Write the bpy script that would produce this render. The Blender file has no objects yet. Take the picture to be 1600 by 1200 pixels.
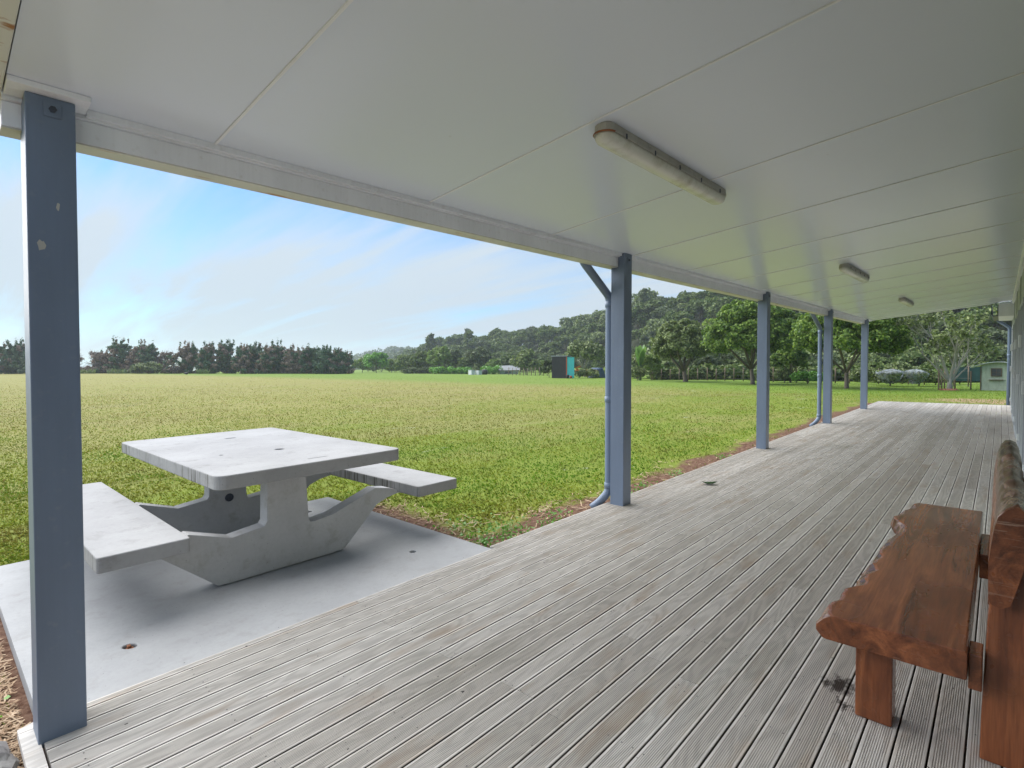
import bpy, bmesh, math, random
import numpy as np
from mathutils import Vector, Matrix
random.seed(7); RNG = np.random.default_rng(11)
SC = bpy.context.scene; COL = SC.collection
R = math.radians
H = 1.4; S = 0.02204; RS = 0.0996           # eye height over the boards, rise of the deck along X, fall of the roof across Y
YAW = R(42.39); PITCH = R(1.3714); F = 836.8

# ------------------------------------------------------------------ terrain
FH = np.array([math.cos(YAW), math.sin(YAW)]); RH = np.array([math.sin(YAW), -math.cos(YAW)])
def sm(a, b, x):
    t = min(max((x-a)/(b-a), 0), 1); return t*t*(3-2*t)
SKY = [(-2400,0,200),(520,0,260),(590,1,240),(640,3.5,235),(680,8.5,225),(760,10,210),(850,12.5,190),(930,15,165),(1000,17.5,140),(1120,17,118),(1250,15,98),(1400,13,80),(1600,12,74),(1800,12,74),(4000,12,80)]
def hillpar(px):
    for (a,ha,da),(b,hb,db) in zip(SKY, SKY[1:]):
        if a <= px <= b:
            t=(px-a)/(b-a); return ha+(hb-ha)*t, da+(db-da)*t
    return 0,200
def g(x, y):
    z = S*min(max(x,-6),20) - .075
    z += .002*max(min(x,140)-20,0) + .0042*max(min(y,230)-3,0)
    if y > 8 or x > 22: z += .03*math.sin(x*.31+1)*math.sin(y*.27)
    d = x*FH[0]+y*FH[1]
    if d > 35:
        px = 800+F*(x*RH[0]+y*RH[1])/d
        hh, dd = hillpar(px)
        if hh > 0: z += hh*sm(dd*.72, dd*1.22, d)
    return z
def at(px, d):
    """ground point seen in direction px (photograph column) at depth d"""
    k = (px-800)/F
    p = d*(FH + k*RH); return float(p[0]), float(p[1])

# ------------------------------------------------------------------ tagging
def tag(o, label=None, cat=None, group=None, kind=None):
    if label: o['label']=label
    if cat: o['category']=cat
    if group: o['group']=group
    if kind: o['kind']=kind
    return o
def thing(name, loc, label, cat, group=None):
    o = bpy.data.objects.new(name, None); COL.objects.link(o); o.location = loc; o.empty_display_size=.2
    return tag(o, label, cat, group)
def worldloc(o):
    v = Vector((0,0,0))
    while o is not None: v += o.location; o = o.parent
    return v
def shear(v): return (v[0], v[1], v[2]+S*v[0])
# ------------------------------------------------------------------ mesh builder
class MB:
    def __init__(s): s.v=[]; s.f=[]; s.m=[]; s.sm=[]
    def add(s, vs, fs, mi=0, smooth=False):
        b=len(s.v); s.v += [tuple(v) for v in vs]
        s.f += [tuple(i+b for i in f) for f in fs]; s.m += [mi]*len(fs); s.sm += [smooth]*len(fs)
        return s
    def box(s, x0,x1,y0,y1,z0,z1, mi=0):
        return s.add([(x,y,z) for x in (x0,x1) for y in (y0,y1) for z in (z0,z1)],
          [(0,1,3,2),(4,6,7,5),(0,4,5,1),(2,3,7,6),(0,2,6,4),(1,5,7,3)], mi)
    def loft(s, rings, mi=0, cap=True, smooth=False, closed=True):
        n=len(rings[0]); vs=[p for r in rings for p in r]; fs=[]
        for i in range(len(rings)-1):
            for j in range(n if closed else n-1):
                k=(j+1)%n; fs.append((i*n+j,i*n+k,(i+1)*n+k,(i+1)*n+j))
        if cap and closed: fs += [tuple(range(n-1,-1,-1)), tuple((len(rings)-1)*n+j for j in range(n))]
        return s.add(vs, fs, mi, smooth)
    def prism_y(s, poly, y0, y1, mi=0):   # polygon in X,Z pushed along Y
        return s.loft([[(x,y0,z) for x,z in poly],[(x,y1,z) for x,z in poly]], mi)
    def prism_x(s, poly, x0, x1, mi=0):   # polygon in Y,Z
        return s.loft([[(x0,y,z) for y,z in poly],[(x1,y,z) for y,z in poly]], mi)
    def prism_z(s, poly, z0, z1, mi=0):
        return s.loft([[(x,y,z0) for x,y in poly],[(x,y,z1) for x,y in poly]], mi)
    def tube(s, pts, rad, n=8, mi=0, smooth=True, cap=True):
        pts=[Vector(p) for p in pts]
        if not isinstance(rad,(list,tuple)): rad=[rad]*len(pts)
        rings=[]; up=None
        for i,p in enumerate(pts):
            a = pts[max(i-1,0)]; b = pts[min(i+1,len(pts)-1)]
            t=(b-a).normalized()
            if up is None: up = t.orthogonal().normalized()
            else:
                up = (up - t*up.dot(t)); up = up.normalized() if up.length>1e-6 else t.orthogonal().normalized()
            w=t.cross(up)
            rings.append([tuple(p+rad[i]*(math.cos(2*math.pi*k/n)*up+math.sin(2*math.pi*k/n)*w)) for k in range(n)])
        return s.loft(rings, mi, cap, smooth)
    def build(s, name, mats, parent=None, sh=False, bevel=0, seg=2, fix=True):
        off = worldloc(parent) if parent else Vector((0,0,0))
        vs = [shear(v) for v in s.v] if sh else s.v
        me = bpy.data.meshes.new(name)
        me.from_pydata([(v[0]-off.x,v[1]-off.y,v[2]-off.z) for v in vs], [], s.f)
        if not isinstance(mats,(list,tuple)): mats=[mats]
        for m in mats: me.materials.append(m)
        me.polygons.foreach_set('material_index', s.m); me.polygons.foreach_set('use_smooth', s.sm)
        if fix:
            bm=bmesh.new(); bm.from_mesh(me); bmesh.ops.recalc_face_normals(bm, faces=bm.faces); bm.to_mesh(me); bm.free()
        o = bpy.data.objects.new(name, me); COL.objects.link(o)
        if parent: o.parent = parent
        if bevel:
            b=o.modifiers.new('bevel','BEVEL'); b.width=bevel; b.segments=seg; b.limit_method='ANGLE'; b.angle_limit=R(40)
        return o
def quads(name, V, mats, parent=None, midx=None, off=None, per=4):
    """V: (n, per, 3) world coordinates"""
    n=len(V); V=np.asarray(V,dtype=np.float32)
    if off is not None: V = V-np.asarray(off,dtype=np.float32)
    me=bpy.data.meshes.new(name); me.vertices.add(n*per); me.vertices.foreach_set('co', V.reshape(-1))
    me.loops.add(n*per); me.loops.foreach_set('vertex_index', np.arange(n*per,dtype=np.int32))
    me.polygons.add(n); me.polygons.foreach_set('loop_start', np.arange(n,dtype=np.int32)*per)
    me.polygons.foreach_set('loop_total', np.full(n,per,dtype=np.int32))
    if not isinstance(mats,(list,tuple)): mats=[mats]
    for m in mats: me.materials.append(m)
    if midx is not None: me.polygons.foreach_set('material_index', np.asarray(midx,dtype=np.int32))
    me.update(calc_edges=True); me.validate()
    o=bpy.data.objects.new(name, me); COL.objects.link(o)
    if parent: o.parent=parent
    return o
def copy_tree(o, parent=None):
    c=o.copy(); COL.objects.link(c); c.parent=parent
    for ch in list(o.children): copy_tree(ch, c)
    return c
def cut(o, cutters):
    """real recesses: subtract small solids, keep the result as plain mesh"""
    for cmb in cutters:
        c = cmb.build('cutter', [], o.parent, sh=True)
        m=o.modifiers.new('cut','BOOLEAN'); m.operation='DIFFERENCE'; m.object=c; m.solver='EXACT'
        bpy.context.view_layer.update()
        dg=bpy.context.evaluated_depsgraph_get()
        me=bpy.data.meshes.new_from_object(o.evaluated_get(dg)); 
        o.modifiers.clear(); o.data=me
        bpy.data.objects.remove(c, do_unlink=True)

# ------------------------------------------------------------------ materials
class NT:
    def __init__(s, name, rough=.7, spec=.5, metallic=0):
        s.mat=bpy.data.materials.new(name); s.mat.use_nodes=True; s.t=s.mat.node_tree; s.n=s.t.nodes
        s.b=s.n['Principled BSDF']; s.set('Roughness',rough); s.set('Specular IOR Level',spec); s.set('Metallic',metallic)
        s.tc=s.n.new('ShaderNodeTexCoord')
    def set(s, k, v):
        if hasattr(v,'is_output') or hasattr(v,'links'): s.t.links.new(v, s.b.inputs[k])
        else: s.b.inputs[k].default_value = (*v,1) if isinstance(v,tuple) and len(v)==3 else v
    def link(s,a,b): s.t.links.new(a,b)
    def node(s, typ, **kw):
        n=s.n.new(typ)
        for k,v in kw.items(): setattr(n,k,v)
        return n
    def mapd(s, scale, coord='Object', loc=(0,0,0), rot=(0,0,0)):
        m=s.node('ShaderNodeMapping'); m.inputs['Scale'].default_value=scale; m.inputs['Location'].default_value=loc; m.inputs['Rotation'].default_value=rot
        s.link(s.tc.outputs[coord] if isinstance(coord,str) else coord, m.inputs[0]); return m.outputs[0]
    def noise(s, vec, scale=1, detail=3, rough=.5, dist=0):
        n=s.node('ShaderNodeTexNoise'); n.inputs['Scale'].default_value=scale; n.inputs['Detail'].default_value=detail
        n.inputs['Roughness'].default_value=rough; n.inputs['Distortion'].default_value=dist; s.link(vec,n.inputs['Vector']); return n.outputs['Fac']
    def wave(s, vec, scale=1, dist=4, detail=2, dscale=1, typ='BANDS', direction='Y'):
        n=s.node('ShaderNodeTexWave', wave_type=typ); 
        if typ=='BANDS': n.bands_direction=direction
        for k,v in (('Scale',scale),('Distortion',dist),('Detail',detail),('Detail Scale',dscale)): n.inputs[k].default_value=v
        s.link(vec,n.inputs['Vector']); return n.outputs['Fac']
    def ramp(s, fac, stops, interp='LINEAR'):
        r=s.node('ShaderNodeValToRGB'); e=r.color_ramp.elements; r.color_ramp.interpolation=interp
        while len(e)<len(stops): e.new(.5)
        for i,(p,c) in enumerate(stops):
            e[i].position=p; e[i].color=(*c,1) if isinstance(c,tuple) else (c,c,c,1)
        s.link(fac,r.inputs[0]); return r.outputs[0]
    def mix(s, fac, a, b, mode='MIX'):
        m=s.node('ShaderNodeMix', data_type='RGBA', blend_type=mode)
        for k,v in ((0,fac),(6,a),(7,b)):
            if hasattr(v,'links'): s.link(v,m.inputs[k])
            elif k==0: m.inputs[0].default_value=v
            else: m.inputs[k].default_value=(*v,1) if isinstance(v,tuple) else (v,v,v,1)
        return m.outputs[2]
    def math(s, op, a, b=0, clamp=False):
        m=s.node('ShaderNodeMath', operation=op); m.use_clamp=clamp
        for k,v in ((0,a),(1,b)):
            if hasattr(v,'links'): s.link(v,m.inputs[k])
            else: m.inputs[k].default_value=v
        return m.outputs[0]
    def isl(s): return s.node('ShaderNodeNewGeometry').outputs['Random Per Island']
    def sep(s, coord='Object'):
        n=s.node('ShaderNodeSeparateXYZ'); s.link(s.tc.outputs[coord] if isinstance(coord,str) else coord, n.inputs[0]); return n.outputs
    def bump(s, h, strength=.3, dist=.01):
        n=s.node('ShaderNodeBump'); n.inputs['Strength'].default_value=strength; n.inputs['Distance'].default_value=dist
        s.link(h,n.inputs['Height']); s.link(n.outputs[0], s.b.inputs['Normal'])

def m_paint(name, col, rough=.5, var=.12, spec=.4, dirt=(.3,.28,.24), dirt_amt=.15):
    t=NT(name,rough,spec); a=t.noise(t.mapd((2,2,.6)),3,4); b=t.noise(t.mapd((1,1,1)),30,3)
    c=t.mix(t.ramp(a,[(.3,0.0),(.75,1.0)]), tuple(x*(1-var) for x in col), tuple(min(x*(1+var),.95) for x in col))
    br=t.noise(t.mapd((60,60,1.5)),1,3); c=t.mix(t.math('MULTIPLY',t.ramp(br,[(.45,0.0),(.7,1.0)]),.12),c,tuple(x*.7 for x in col))
    c=t.mix(t.math('MULTIPLY',t.ramp(b,[(.6,0.0),(.8,1.0)]),dirt_amt), c, dirt)
    t.set('Base Color',c); t.bump(b,.08,.002); return t.mat
M={}
M['post']=m_paint('post_paint',(.14,.182,.255),.42,.10,.4,(.27,.28,.29),.25)
M['pipe']=m_paint('pipe_paint',(.15,.20,.285),.35,.06)
M['dark_metal']=m_paint('dark_bolt',(.04,.05,.07),.4,.1)
M['white_trim']=m_paint('white_trim',(.76,.78,.82),.45,.06,.4,(.35,.32,.25),.3)
def mat_gutter():
    t=NT('cream_underside',.5); a=t.noise(t.mapd((.8,1,1)),3,5); b=t.noise(t.mapd((1.5,8,8)),2,5)
    c=t.mix(t.ramp(a,[(.35,0.0),(.7,1.0)]),(.50,.49,.45),(.62,.61,.57)); c=t.mix(t.ramp(b,[(.62,0.0),(.72,1.0)]),c,(.36,.17,.06)); t.set('Base Color',c); return t.mat
M['gutter']=mat_gutter()
def mat_barge():
    t=NT('rusty_barge',.5); b=t.noise(t.mapd((4,9,9)),2,5)
    c=t.mix(t.ramp(b,[(.60,0.0),(.68,1.0)]),(.62,.62,.57),(.33,.15,.05)); t.set('Base Color',c); return t.mat
M['barge']=mat_barge()
def mat_ceiling():
    t=NT('ceiling_panel',.24,.32); y2=t.noise(t.mapd((7,.10,.5)),1,1)
    a=t.noise(t.mapd((.5,.5,.5)),1.5,3); sp=t.node('ShaderNodeTexVoronoi'); sp.inputs['Scale'].default_value=2.2; t.link(t.mapd((1,1,1)),sp.inputs['Vector'])
    c=t.mix(a,(.665,.715,.80),(.70,.745,.825)); c=t.mix(t.ramp(sp.outputs['Distance'],[(.010,.8),(.016,0.0)]),c,(.40,.38,.34))
    t.set('Base Color',c); t.set('Roughness',.22); t.bump(y2,.05,.003); return t.mat
M['ceiling']=mat_ceiling()
def mat_deck():
    t=NT('weathered_decking',.75,.25); isl=t.isl()
    comb=t.node('ShaderNodeCombineXYZ'); s=t.sep()
    t.link(t.math('ADD',s[0],t.math('MULTIPLY',isl,37.0)),comb.inputs[0]); t.link(s[1],comb.inputs[1]); t.link(t.math('MULTIPLY',isl,19.0),comb.inputs[2])
    v=comb.outputs[0]
    fine=t.noise(t.mapd((5,160,1),v),1,4,.6); med=t.noise(t.mapd((1.3,11,1),v),1,4,.55,.6)
    rn=t.noise(t.mapd((.9,6.5,1),v),1,2,.45,.3); cath=t.math('ADD',t.math('MULTIPLY',t.math('SINE',t.math('MULTIPLY',rn,105.0)),.5),.5); blot=t.noise(t.mapd((1.1,4,1),v),1.7,4,.6)
    c=t.mix(isl,(.49,.455,.41),(.63,.60,.56))
    c=t.mix(t.math('MULTIPLY',t.ramp(cath,[(.15,1.0),(.75,0.0)]),.22),c,(.17,.155,.14))
    c=t.mix(t.math('MULTIPLY',t.ramp(fine,[(.3,1.0),(.6,0.0)]),.16),c,(.16,.15,.14))
    c=t.mix(t.math('MULTIPLY',t.ramp(med,[(.50,0.0),(.78,1.0)]),.22),c,(.62,.61,.60))
    c=t.mix(t.math('MULTIPLY',t.ramp(blot,[(.56,0.0),(.74,1.0)]),.50),c,(.36,.25,.155))
    grn=t.noise(t.mapd((.8,1.6,1)),1.1,4,.6)
    c=t.mix(t.math('MULTIPLY',t.ramp(grn,[(.55,0.0),(.75,1.0)]),.35),c,(.21,.20,.15))
    sp=t.noise(t.mapd((26,60,1)),1,2,.5); c=t.mix(t.ramp(sp,[(.735,0.0),(.76,1.0)]),c,(.07,.065,.06))
    # spill beside the timber bench
    dd=t.node('ShaderNodeVectorMath',operation='DISTANCE'); dd.inputs[1].default_value=(2.61,.49,.05)
    wv=t.node('ShaderNodeCombineXYZ'); t.link(s[0],wv.inputs[0]); t.link(s[1],wv.inputs[1]); wv.inputs[2].default_value=.05
    t.link(wv.outputs[0],dd.inputs[0]); ns=t.noise(t.mapd((14,24,1)),1,5,.65)
    k=t.math('ADD',dd.outputs['Value'],t.math('MULTIPLY',t.math('SUBTRACT',ns,.5),.24))
    c=t.mix(t.ramp(k,[(.035,.93),(.075,0.0)]),c,(.035,.022,.016))
    d2=t.node('ShaderNodeVectorMath',operation='DISTANCE'); d2.inputs[1].default_value=(2.47,.445,.05); t.link(wv.outputs[0],d2.inputs[0])
    k2=t.math('ADD',d2.outputs['Value'],t.math('MULTIPLY',t.math('SUBTRACT',ns,.5),.2)); c=t.mix(t.ramp(k2,[(.012,.9),(.03,0.0)]),c,(.03,.025,.02))
    t.set('Base Color',c); t.bump(t.math('ADD',fine,cath),.15,.001); return t.mat
M['deck']=mat_deck()
M['gap_shade']=m_paint('gap_shade_paint',(.055,.045,.035),.9,.2)  # shade of the gaps between boards, put into the colour of their sides
M['screw']=m_paint('screw_head',(.05,.05,.05),.5,.1)
def mat_conc(name, c0, c1, stain=(.30,.29,.27), amt=.35, streak=False):
    t=NT(name,.8,.25); a=t.noise(t.mapd((1,1,1)),1.6,6,.6); b=t.noise(t.mapd((1,1,1)),45,4,.65); d=t.noise(t.mapd((1,1,1)),7,6,.7)
    c=t.mix(t.ramp(a,[(.35,0.0),(.65,1.0)]),c0,c1)
    c=t.mix(t.math('MULTIPLY',t.ramp(d,[(.54,0.0),(.72,1.0)]),amt),c,stain)
    v=t.node('ShaderNodeTexVoronoi'); v.inputs['Scale'].default_value=26; t.link(t.mapd((1,1,1)),v.inputs['Vector'])
    c=t.mix(t.ramp(v.outputs['Distance'],[(.045,.8),(.07,0.0)]),c,(.10,.09,.085))
    c=t.mix(t.math('MULTIPLY',t.ramp(b,[(.45,0.0),(.8,1.0)]),.25),c,tuple(x*.7 for x in c0))
    if streak:
        st=t.noise(t.mapd((1,30,1.5)),1,4,.8); st2=t.noise(t.mapd((1,1.6,1)),1,3)
        f=t.math('MULTIPLY',t.ramp(st,[(.50,0.0),(.60,1.0)]),t.ramp(st2,[(.38,0.0),(.55,1.0)]))
        nz=t.node('ShaderNodeNewGeometry'); sp=t.node('ShaderNodeSeparateXYZ'); t.link(nz.outputs['Normal'],sp.inputs[0])
        side=t.math('LESS_THAN',t.math('ABSOLUTE',sp.outputs[2]),.5); lf=t.math('LESS_THAN',sp.outputs[0],-.4)
        c=t.mix(t.math('MULTIPLY',t.math('MULTIPLY',f,side),t.math('MULTIPLY',lf,.85)),c,(.075,.07,.055))
    t.set('Base Color',c); t.bump(t.math('ADD',b,d),.25,.003); return t.mat
M['slab']=mat_conc('slab_concrete',(.325,.33,.335),(.395,.40,.402),(.23,.22,.20),.4)
M['table']=mat_conc('table_concrete',(.285,.285,.285),(.355,.355,.355),(.16,.155,.14),.45,True)
M['support']=mat_conc('support_concrete',(.42,.42,.42),(.52,.52,.52),(.27,.25,.21),.6)
M['rust']=m_paint('rusty_leaf',(.26,.10,.045),.8,.4)
def mat_timber(name='varnished_timber', axis='X', top=1.0):
    t=NT(name,.22,.42); sc=(1.2,14,14) if axis=='X' else (14,14,1.2); fs=(6,150,150) if axis=='X' else (150,150,6)
    a=t.noise(t.mapd(sc),1,5,.6,1.2); b=t.noise(t.mapd(fs),1,3); l=t.noise(t.mapd((1.6,3,3)),1,4,.6)
    c=t.ramp(a,[(.25,(.055,.019,.010)),(.5,(.215,.068,.027)),(.75,(.37,.13,.05))])
    c=t.mix(t.math('MULTIPLY',t.ramp(l,[(.45,0.0),(.75,1.0)]),.55),c,(.045,.022,.013))
    c=t.mix(t.math('MULTIPLY',t.ramp(b,[(.3,1.0),(.55,0.0)]),.25),c,(.03,.012,.008))
    # pale scratches in the varnish
    w1=t.noise(t.mapd((3,8,110) if axis=='X' else (60,30,2.5),rot=(.22,.0,.0)),1,4,.6,.6)
    m=t.noise(t.mapd((1,1,1)),4,3)
    f=t.math('MULTIPLY',t.ramp(w1,[(.585,0.0),(.605,1.0)]),t.ramp(m,[(.45,0.0),(.6,1.0)]))
    gn=t.node('ShaderNodeNewGeometry'); sx=t.node('ShaderNodeSeparateXYZ'); t.link(gn.outputs['Normal'],sx.inputs[0]); f=t.math('MULTIPLY',f,t.math('GREATER_THAN',t.math('ABSOLUTE',sx.outputs[0]),.6))
    c=t.mix(t.math('MULTIPLY',f,.6 if axis=='X' else 0.0),c,(.36,.24,.17))
    t.set('Base Color',c); t.set('Roughness',t.ramp(l,[(.3,.16),(.7,.36)])); t.bump(t.math('ADD',b,a),.25,.003); return t.mat
M['timber']=mat_timber(); M['timber_v']=mat_timber('varnished_timber_upright','Z')
def mat_bark():
    t=NT('live_edge',.26,.35); a=t.noise(t.mapd((3,11,11)),1,5,.65,.5)
    c=t.ramp(a,[(.3,(.03,.012,.008)),(.5,(.105,.042,.022)),(.60,(.24,.15,.11)),(.66,(.08,.032,.018))]); t.set('Base Color',c); t.bump(a,.4,.008); return t.mat
M['bark_edge']=mat_bark()
M['fixture']=m_paint('fixture_body',(.42,.41,.37),.5,.15,.4,(.16,.12,.08),.7)
def mat_diff():
    t=NT('fixture_diffuser',.25,.5); a=t.noise(t.mapd((1,1,1)),6,5,.7); c=t.mix(t.ramp(a,[(.5,0.0),(.75,1.0)]),(.66,.66,.60),(.42,.40,.30)); t.set('Base Color',c); t.set('Subsurface Weight',.0); return t.mat
M['diffuser']=mat_diff()
M['alu']=m_paint('aluminium_frame',(.40,.43,.46),.35,.06); M['alu2']=m_paint('pale_frame',(.58,.61,.62),.4,.05)
M['wallpaint']=m_paint('wall_paint',(.42,.46,.42),.6,.08)
def mat_glass():
    t=NT('dark_window_glass',.06,.8); t.set('Base Color',(.035,.045,.05)); return t.mat
M['glass']=mat_glass()
M['alu_dark']=m_paint('dull_roof',(.17,.19,.20),.6,.2)
M['white']=m_paint('white_paint',(.75,.76,.77),.5,.04); M['roofmetal']=m_paint('roof_metal',(.45,.48,.50),.4,.1)
M['black']=m_paint('black_cladding',(.028,.028,.032),.6,.25); M['turq']=m_paint('turquoise_panel',(.05,.43,.44),.45,.1)
M['orange']=m_paint('orange_plastic',(.45,.09,.04),.5,.1); M['bluetarp']=m_paint('blue_tarp',(.05,.09,.16),.6,.2)
M['shadecloth']=m_paint('green_shade_cloth',(.012,.05,.05),.8,.3)
M['fencewood']=m_paint('fence_post_wood',(.20,.15,.11),.85,.3); M['wire']=m_paint('wire',(.25,.25,.24),.4,.1)
M['shed']=m_paint('mossy_green_boards',(.33,.38,.29),.8,.18,.2,(.10,.13,.06),.8); M['shedtrim']=m_paint('brown_trim',(.10,.075,.05),.8,.3)
M['terracotta']=m_paint('terracotta_rubble',(.30,.13,.08),.9,.3)
M['rock']=mat_conc('lichen_rock',(.16,.15,.15),(.28,.27,.26),(.42,.42,.40),.7)
def mat_bark2(name,c0,c1):
    t=NT(name,.9,.15); a=t.noise(t.mapd((3,3,1)),3,5,.65); t.set('Base Color',t.mix(a,c0,c1)); t.bump(a,.5,.03); return t.mat
M['trunk']=mat_bark2('tree_bark',(.07,.055,.04),(.20,.17,.14)); M['paletrunk']=mat_bark2('pale_bark',(.22,.21,.18),(.46,.44,.38))
M['deadwood']=mat_bark2('dead_grey_wood',(.16,.13,.12),(.33,.29,.27))
def sc3(c,k): return tuple(x*k for x in c)
def mat_leaf(name, cols, rough=.5, trans=.25, spec=.35, gain=1.35, patch=None):
    t=NT(name,rough,spec); i=t.isl(); n=t.noise(t.mapd((1,1,1)),.55,3)
    k=t.math('ADD',t.math('MULTIPLY',i,.65),t.math('MULTIPLY',n,.45))
    c=t.ramp(k,[(.12+.72*j/(len(cols)-1),sc3(cc,gain)) for j,cc in enumerate(cols)])
    if patch:
        q=t.noise(t.mapd((.16,.34,1)),1,5,.65,.6); q2=t.noise(t.mapd((1.1,2.2,1)),1,4,.65)
        c=t.mix(t.math('MULTIPLY',t.ramp(q,[(.47,0.0),(.60,1.0)]),.80),c,patch); q3=t.noise(t.mapd((.30,.55,1),loc=(7,3,0)),1,5,.7,.8)
        c=t.mix(t.math('MULTIPLY',t.ramp(q3,[(.55,0.0),(.66,1.0)]),.55),c,(.24,.17,.085)); c=t.mix(t.math('MULTIPLY',t.ramp(q3,[(.34,1.0),(.44,0.0)]),.6),c,(.10,.20,.025))
        c=t.mix(t.math('MULTIPLY',t.ramp(q2,[(.54,0.0),(.68,1.0)]),.50),c,(.24,.20,.09))
        c=t.mix(t.math('MULTIPLY',t.ramp(q2,[(.32,1.0),(.44,0.0)]),.45),c,(.075,.12,.02))
    t.set('Base Color',c)
    tr=t.node('ShaderNodeBsdfTranslucent'); t.link(t.mix(1.0,c,(1.0,1.05,.6),'MULTIPLY'),tr.inputs[0])
    mx=t.node('ShaderNodeMixShader'); mx.inputs[0].default_value=trans; t.link(t.b.outputs[0],mx.inputs[1]); t.link(tr.outputs[0],mx.inputs[2])
    t.link(mx.outputs[0], t.n['Material Output'].inputs[0]); return t.mat
def sc3(c,k): return tuple(x*k for x in c)
M['bush']=mat_leaf('bush_foliage',[(.016,.032,.009),(.042,.072,.020),(.075,.11,.030),(.12,.145,.05)],.5,.25,.15,gain=1.55)
M['bushgrey']=mat_leaf('grey_green_foliage',[(.035,.052,.027),(.068,.092,.045),(.115,.14,.07)],.5,.25,.15,gain=1.35)
M['bushlight']=mat_leaf('yellow_green_foliage',[(.06,.10,.02),(.11,.17,.035),(.17,.24,.06)])
M['orchard']=mat_leaf('glossy_tree_foliage',[(.015,.032,.008),(.05,.095,.020),(.095,.155,.030),(.20,.27,.06)],.5,.3,.2,gain=1.5)
M['olive']=mat_leaf('olive_foliage',[(.025,.04,.014),(.07,.10,.033),(.12,.155,.055),(.20,.24,.09)],gain=1.4)
M['cypress']=mat_leaf('cypress_foliage',[(.014,.036,.018),(.026,.06,.028),(.045,.085,.04)],.6,.12,gain=1.8)
M['cypressbrown']=mat_leaf('dead_cypress_foliage',[(.07,.045,.035),(.12,.085,.065),(.18,.14,.115)],.8,.1,gain=1.8)
M['banana']=mat_leaf('banana_leaf',[(.07,.14,.04),(.12,.22,.06),(.20,.30,.12)],.4,.35)
M['flax']=mat_leaf('flax_leaf',[(.10,.15,.06),(.18,.24,.11)],.5,.2)
M['flower']=mat_leaf('orange_flowers',[(.35,.10,.02),(.45,.22,.03)],.6,.2)
M['vivid']=mat_leaf('bright_hedge',[(.05,.13,.015),(.10,.24,.03),(.16,.32,.05)])
M['weed']=mat_leaf('broad_weed_leaf',[(.05,.13,.02),(.09,.21,.035),(.14,.28,.06)],.45,.3)
M['grass']=mat_leaf('grass_blade',[(.15,.21,.028),(.205,.27,.036),(.27,.32,.05),(.36,.35,.11)],.7,.35,.05,gain=1.1,patch=(.285,.275,.085))
M['grassgreen']=mat_leaf('fresh_grass_blade',[(.09,.20,.022),(.13,.27,.03),(.19,.34,.05)],.7,.35,.05,gain=1.05,patch=(.20,.30,.05))
M['clover']=mat_leaf('pale_clover',[(.40,.46,.36),(.55,.60,.52)],.8,.2,.1,gain=1.0)
M['seed']=mat_leaf('seed_head',[(.24,.20,.06),(.36,.28,.10),(.42,.31,.17)],.8,.3,.05,gain=1.0,patch=(.30,.25,.11))
M['straw']=mat_leaf('dry_clippings',[(.14,.08,.05),(.27,.18,.11),(.42,.32,.22)],.85,.15)
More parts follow.
